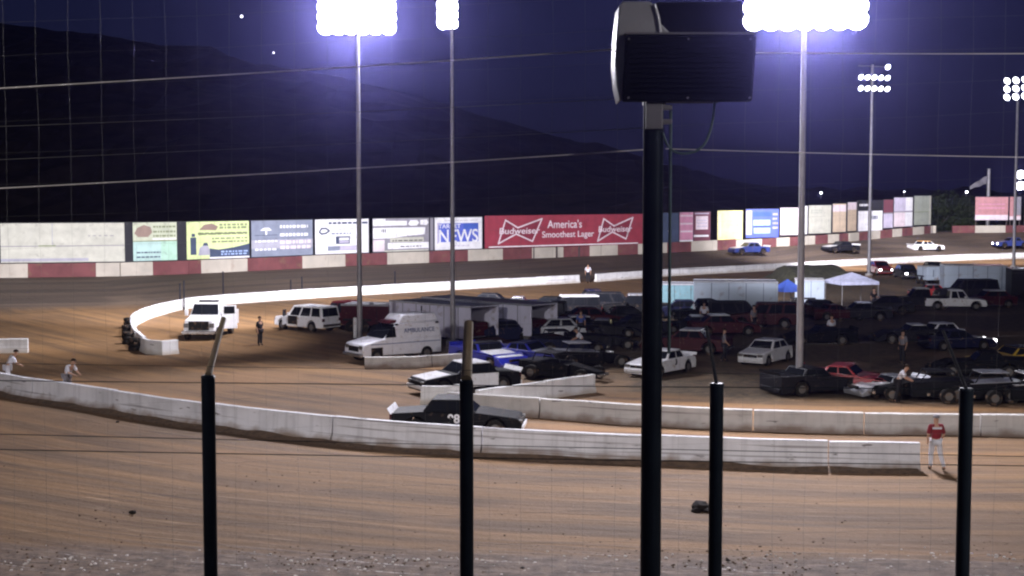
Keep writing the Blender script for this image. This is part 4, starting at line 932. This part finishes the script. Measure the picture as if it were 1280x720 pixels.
# ------------------------------------------------------------------ catch fence near the stand
FY = 16.7
fence = thing('catch_fence', 'tall wire catch fence of black posts with tan angled arms before the track', 'fence', (0, FY, 0))
postx = [(260,472,17,262),(583,478,17,583),(896,482,17,895),(1208,488,17,1207)]
M['armdark'] = mat('shaded_fence_arm', (.035,.035,.04), .7)  # dark copy of the tan arm, shade painted into its colour
for px, py, w, _ in [(-60,466,17,0)]+postx+[(1525,492,17,0)]:
    t = at(px, py, FY); x = t.x; r = .083
    o = MB().tube((x,0,-.3),(x,0,t.z),r,r,16).build('fence_post', M['postblack'], fence, smooth=True)
    MB().tube((x,0,t.z+.002),(x,0,t.z+.03),r*1.08,r*.9,16).build('post_cap', M['postblack'], o, smooth=True)
    MB().tube((x,.03,t.z+.03),(x,.95,t.z+.62),.066 if px == 583 else (.042 if px == 260 else .022),.058 if px == 583 else (.034 if px == 260 else .018),12).build('post_arm', M['posttan'] if 200 < px < 700 else M['armdark'], o, smooth=True)  # tan for lit arms, dark for shaded ones: light put into the colour
def cab(pts, r, nm='cable', m=None): 
    o = MB(); P_ = [Vector(p)-Vector((0,FY,0)) for p in pts]; o.path(P_, r, 6).build(nm, m or M['cable'], fence, smooth=True)
def sag(px0, py0, px1, py1, s, n=26, Y0=FY, Y1=FY):
    a, b = at(px0, py0, Y0), at(px1, py1, Y1); return [a.lerp(b, i/n)-Vector((0,0,s*4*(i/n)*(1-i/n))) for i in range(n+1)]
cab(sag(-300,127,765,62,.02), .0075); cab(sag(-300,250,806,187,.03), .0075)
cab(sag(945,66,1560,64,.02), .006); cab(sag(832,186,1560,200,.02), .006)
cab(sag(-300,168,806,122,.03), .003,'thin_cable',M['wire']); cab(sag(-300,212,806,160,.02), .003,'thin_cable',M['wire'])
for py0, py1, r in ((478,484,.006),(541,572,.005),(562,582,.006),(455,470,.003)):
    cab(sag(-300,py0-6,1580,py1+4,.02,30), r, 'lower_cable', M['postblack'])
# woven mesh as one part: nobody could count its wires
mb = MB(); z0, z1 = 4.0, 11.6
r_ = random.Random(4)
for i in range(-22, 23):
    x = i*.38+.1; pts = [Vector((x+.012*math.sin(z*3+i), 0, z)) for z in np.linspace(z0, z1, 9)]; mb.path(pts, .0010, 4)
for j in range(20):
    z = z0+j*.38; pts = [Vector((x, 0, z+x*.04+.012*math.sin(x*2+j))) for x in np.linspace(-8.4, 8.4, 15)]; mb.path(pts, .0009, 4)
o = mb.build('wire_mesh', M['wire'], fence, fix=False); o['kind'] = 'stuff'
# retaining wall carrying the fence
MB().box(-60,60,-.25,.25,-.3,1.2).build('concrete_base', M['wall_grey'], fence, bevel=.03)

# loudspeaker pole
t = at(817,127,16.2); lp = thing('speaker_pole', 'thick dark steel pole carrying the loudspeaker', 'pole', (t.x, 16.2, 0))
MB().tube((0,0,-.2),(0,0,t.z+.5),.125,.115,20).build('pole', M['postblack'], lp, smooth=True)
MB().tube((0,0,1.2),(0,0,1.3),.2,.2,12).build('flange', M['postblack'], lp)
for dz in (-.10,-.26): MB().box(.0,.20,-.14,-.02,t.z+dz,t.z+dz+.055).build('clamp', M['steel'], lp, bevel=.01)
MB().box(-.10,.09,-.15,-.05,t.z-.32,t.z+.02).build('clamp_plate', M['steel'], lp, bevel=.01)
MB().tube((.20,.02,t.z-2.9),(.20,.02,t.z-.1),.018,n=8).build('conduit', M['tealcord'], lp, smooth=True)
cp = [Vector((.10,-.08,t.z-.36)), Vector((.14,-.1,t.z-.48)), Vector((.20,-.1,t.z-.56)), Vector((.30,-.1,t.z-.60)), Vector((.42,-.08,t.z-.59)), Vector((.52,-.06,t.z-.55)), Vector((.62,.0,t.z-.45)), Vector((.7,.1,t.z-.2)), Vector((.72,.15,t.z+.05))]
cp = smooth_line(cp, 2); MB().path(cp, .014, 8).build('hanging_cord', M['tealcord'], lp, smooth=True)
a_, b_ = at(774,127,16.0), at(944,127,16.0)
sp = thing('loudspeaker', 'large dark fronted loudspeaker with a pale rounded shell on the thick pole', 'loudspeaker', (a_.x, 16.0, a_.z))
Wd = b_.x-a_.x; Hd = .745
MB().hexa([(.03,-.02,0),(Wd-.03,-.02,0),(Wd-.05,.1,0),(.03,.1,0)],[(.07,-.06,Hd),(Wd-.0,-.06,Hd),(Wd-.0,.06,Hd),(.07,.06,Hd)]).build('lower_front', M['speaker_mesh'], sp, bevel=.03)
# pale shell: a bowed side and rounded shoulder
prof = [(-.045,.45),(-.03,.8),(.0,1.13),(.035,1.19),(.36,1.19),(.42,1.14),(.47,.95),(.62,.80),(.60,.70),(.09,.70),(.055,.06),(.02,.0),(-.025,.2)]
MB().prism([(x*.97,z*.955) for x, z in prof], .10, .75).build('shell', M['speaker_shell'], sp, bevel=.035, smooth=True)
MB().path([Vector((.40,.085,1.10)),Vector((.445,.085,.95)),Vector((.47,.085,.78))], .018, 8).build('edge_trim', M['white'], sp, smooth=True)
MB().hexa([(.5,.12,.76),(Wd-.1,.12,.76),(Wd-.1,.7,.76),(.5,.7,.76)],[(.42,.16,1.14),(Wd-.14,.16,1.14),(Wd-.14,.7,1.14),(.42,.7,1.14)]).build('upper_front', M['speaker_mesh'], sp, bevel=.03)
MB().box(.06,Wd-.02,-.065,.10,Hd+.002,Hd+.025).build('top_lip', M['steel'], sp)
MB().box(.3,Wd-.3,.12,.7,.02,.68).build('rear_horn', M['speaker_mesh'], sp, bevel=.05)
MB().box(.3,.55,.2,.4,-.02,.1).build('bracket', M['steel'], sp)
for bx in (.10, Wd/2, Wd-.07):
    for bz in (.04, Hd-.05): MB().tube((bx,-.075,bz),(bx,-.02,bz),.012,n=8).build('bolt', M['steel'], sp)
for bz in np.arange(.10, Hd-.08, .055): MB().box(.12,Wd-.09,-.068+.0,-.03,bz,bz+.004).build('grille_slat', M['speaker_mesh'], sp)

# ------------------------------------------------------------------ dirt lumps
def clod(mb, p, r, rr):
    bm = bmesh.new(); bmesh.ops.create_icosphere(bm, subdivisions=2 if r > .08 else 1, radius=r); off = rr.uniform(0, 99)
    for v in bm.verts: v.co *= 1+.55*mn.noise(v.co/r*1.3+Vector((off,0,0))); v.co.z *= .6
    b = len(mb.v); mb.v += [tuple(v.co+p) for v in bm.verts]; mb.f += [tuple(b+v.index for v in f.verts) for f in bm.faces]; bm.free()
rr = random.Random(11)
mb = MB(); clod(mb, G(876,637)+Vector((0,0,.1)), .26, rr); clod(mb, G(870,640)+Vector((0,0,.03)), .14, rr); clod(mb, G(884,640)+Vector((0,0,.03)), .12, rr)
tag(mb.build('mud_lump', M['clod_dark'], smooth=False), 'largest black lump of mud and rubber lying on the track beside a fence post', 'mud lump', 'lumps on the track')
for px, py, r, lab in ((166,641,.09,'small dark mud lump on the track before the first fence post'),(653,711,.07,'small dark lump on the gravel strip between the second post and the speaker pole'),(910,701,.06,'smallest dark lump beside the foot of the third fence post'),(147,528,.08,'little dark lump just in front of the long white wall')):
    mb = MB(); clod(mb, G(px,py)+Vector((0,0,.02)), r, rr); tag(mb.build('mud_lump', M['clod_dark']), lab, 'mud lump', 'lumps on the track')
mb = MB()
nl = resample(near_line, .5)
for _ in range(900):
    i = rr.randrange(len(nl)-1); p = nl[i].lerp(nl[i+1], rr.random()); d = (nl[i+1]-nl[i]).normalized(); nn = Vector((d.y, -d.x, 0)); nn = nn if nn.y < 0 else -nn
    clod(mb, p+nn*(.24+abs(rr.gauss(0,.22))), rr.uniform(.025,.09), rr)
for _ in range(700):
    clod(mb, Vector((rr.uniform(-15,17), rr.gauss(33.8,.9), 0)), rr.uniform(.012,.045), rr)
for _ in range(500):
    clod(mb, Vector((rr.uniform(-22,22), rr.uniform(33,47), 0)), rr.uniform(.01,.035), rr)
tag(mb.build('loose_clods', M['clod'], fix=False), kind='stuff')
# pale stones on the gravel strip
M['stone'] = mat('pale_stone', (.55,.50,.47), .8, var=.3)
mb = MB()
for _ in range(260):
    x = rr.uniform(-14,15); clod(mb, Vector((x, rr.gauss(33.7,.55)+.02*x, .01)), rr.uniform(.02,.055), rr)
tag(mb.build('pale_gravel', M['stone'], fix=False), kind='stuff')
# soil pushed along the wall foot
mb = MB(); vs = []; fs = []
for i, p in enumerate(nl[:-1]):
    d = (nl[i+1]-nl[i]).normalized(); nn = Vector((d.y, -d.x, 0)); nn = nn if nn.y < 0 else -nn
    h = .06+.12*max(0, mn.noise(Vector((p.x*.6, p.y*.6, 0)))+.25)
    for a, z in ((.05,h+.02),(.24,h),(.42,h*.6),(.75,-.02)): vs.append(p+nn*a+Vector((0,0,z)))
    if i: b = (i-1)*4; fs += [(b+j, b+j+1, b+j+5, b+j+4) for j in range(3)]
M['berm'] = mat('dark_soil', (.12,.075,.045), .95, var=.4, scale=4, bump=.6)
tag(mb.add(vs, fs).build('soil_ridge', M['berm'], smooth=True), kind='structure')

# ------------------------------------------------------------------ trees past the gap
def tree(label, p, H, Wd, seed):
    r = random.Random(seed); root = thing('tree', label, 'tree', p, 0, 'trees behind the far straight')
    mb = MB(); mb.tube((0,0,-.5),(0,0,H*.55),H*.03,H*.012,8)
    for i in range(6):
        a = r.uniform(0,6.28); z = H*r.uniform(.25,.5); mb.tube((0,0,z),(math.cos(a)*Wd*.4,math.sin(a)*Wd*.4,z+H*.2),H*.012,H*.004,5)
    mb.build('trunk', M['bark'], root)
    vs, fs = [], []
    cl = [(Vector((r.gauss(0,Wd*.25), r.gauss(0,Wd*.25), H*r.uniform(.3,.92))), r.uniform(.12,.24)*H) for _ in range(16)]
    for c, rad in cl:
        for _ in range(70):
            d = Vector((r.gauss(0,1),r.gauss(0,1),r.gauss(0,.8))).normalized()*rad*r.uniform(.5,1.05); q = c+d; s = r.uniform(.18,.4)
            u = Vector((r.gauss(0,1),r.gauss(0,1),r.gauss(0,1))).normalized()*s; v = u.orthogonal().normalized()*s*.8; b = len(vs); vs += [q-u,q-v,q+u,q+v]; fs.append((b,b+1,b+2,b+3))
    MB().add(vs, fs).build('crown', M['leaf'], root, fix=False)
for i, (px, Y, H, lab) in enumerate(((1176,232,7.5,'dark tree just past the grey green billboard'),(1192,240,9,'tallest dark tree in the gap between the billboards'),(1209,234,7,'dark tree left of the pink billboard'))):
    q = at(px, 300, Y); tree(lab, (q.x, q.y, 0), H, H*.7, i+5)

# ------------------------------------------------------------------ air
hz = MB().box(-300,330,-3,450,-1.6,62).build('haze', None, fix=True)
m = bpy.data.materials.new('night_air'); n, l = nt(m); n.remove(n['Principled BSDF']); v = n.new('ShaderNodeVolumePrincipled')
v.inputs['Color'].default_value = (.36,.34,1.0,1); v.inputs['Density'].default_value = .00024; v.inputs['Anisotropy'].default_value = .95
l.new(v.outputs[0], n['Material Output'].inputs['Volume']); hz.data.materials.append(m); tag(hz, kind='stuff')

# ------------------------------------------------------------------ sky and view
w = bpy.data.worlds.new('World'); S.world = w; w.use_nodes = True; n = w.node_tree.nodes; l = w.node_tree.links; bg = n['Background']
sky = n.new('ShaderNodeTexSky'); sky.sky_type = 'NISHITA'; sky.sun_disc = False; sky.sun_elevation = R(-3); sky.sun_rotation = R(20); sky.altitude = 100
mx = n.new('ShaderNodeMix'); mx.data_type = 'RGBA'; mx.blend_type = 'MULTIPLY'; mx.inputs['Factor'].default_value = 1; mx.inputs[7].default_value = (.02,.03,.12,1)
ad = n.new('ShaderNodeMix'); ad.data_type = 'RGBA'; ad.blend_type = 'ADD'; ad.inputs['Factor'].default_value = 1; ad.inputs[7].default_value = (.015,.018,.066,1)
l.new(sky.outputs[0], mx.inputs[6]); l.new(mx.outputs[2], ad.inputs[6]); l.new(ad.outputs[2], bg.inputs['Color']); bg.inputs['Strength'].default_value = .30
S.view_settings.view_transform = 'Standard'; S.view_settings.look = 'None'; S.view_settings.exposure = 0; S.view_settings.gamma = 1
S.cycles.use_denoising = True; S.cycles.max_bounces = 5; S.cycles.volume_bounces = 0; S.cycles.diffuse_bounces = 2; S.cycles.sample_clamp_indirect = 3
S.cycles.filter_width = 2.2
S.cycles.volume_step_rate = 4
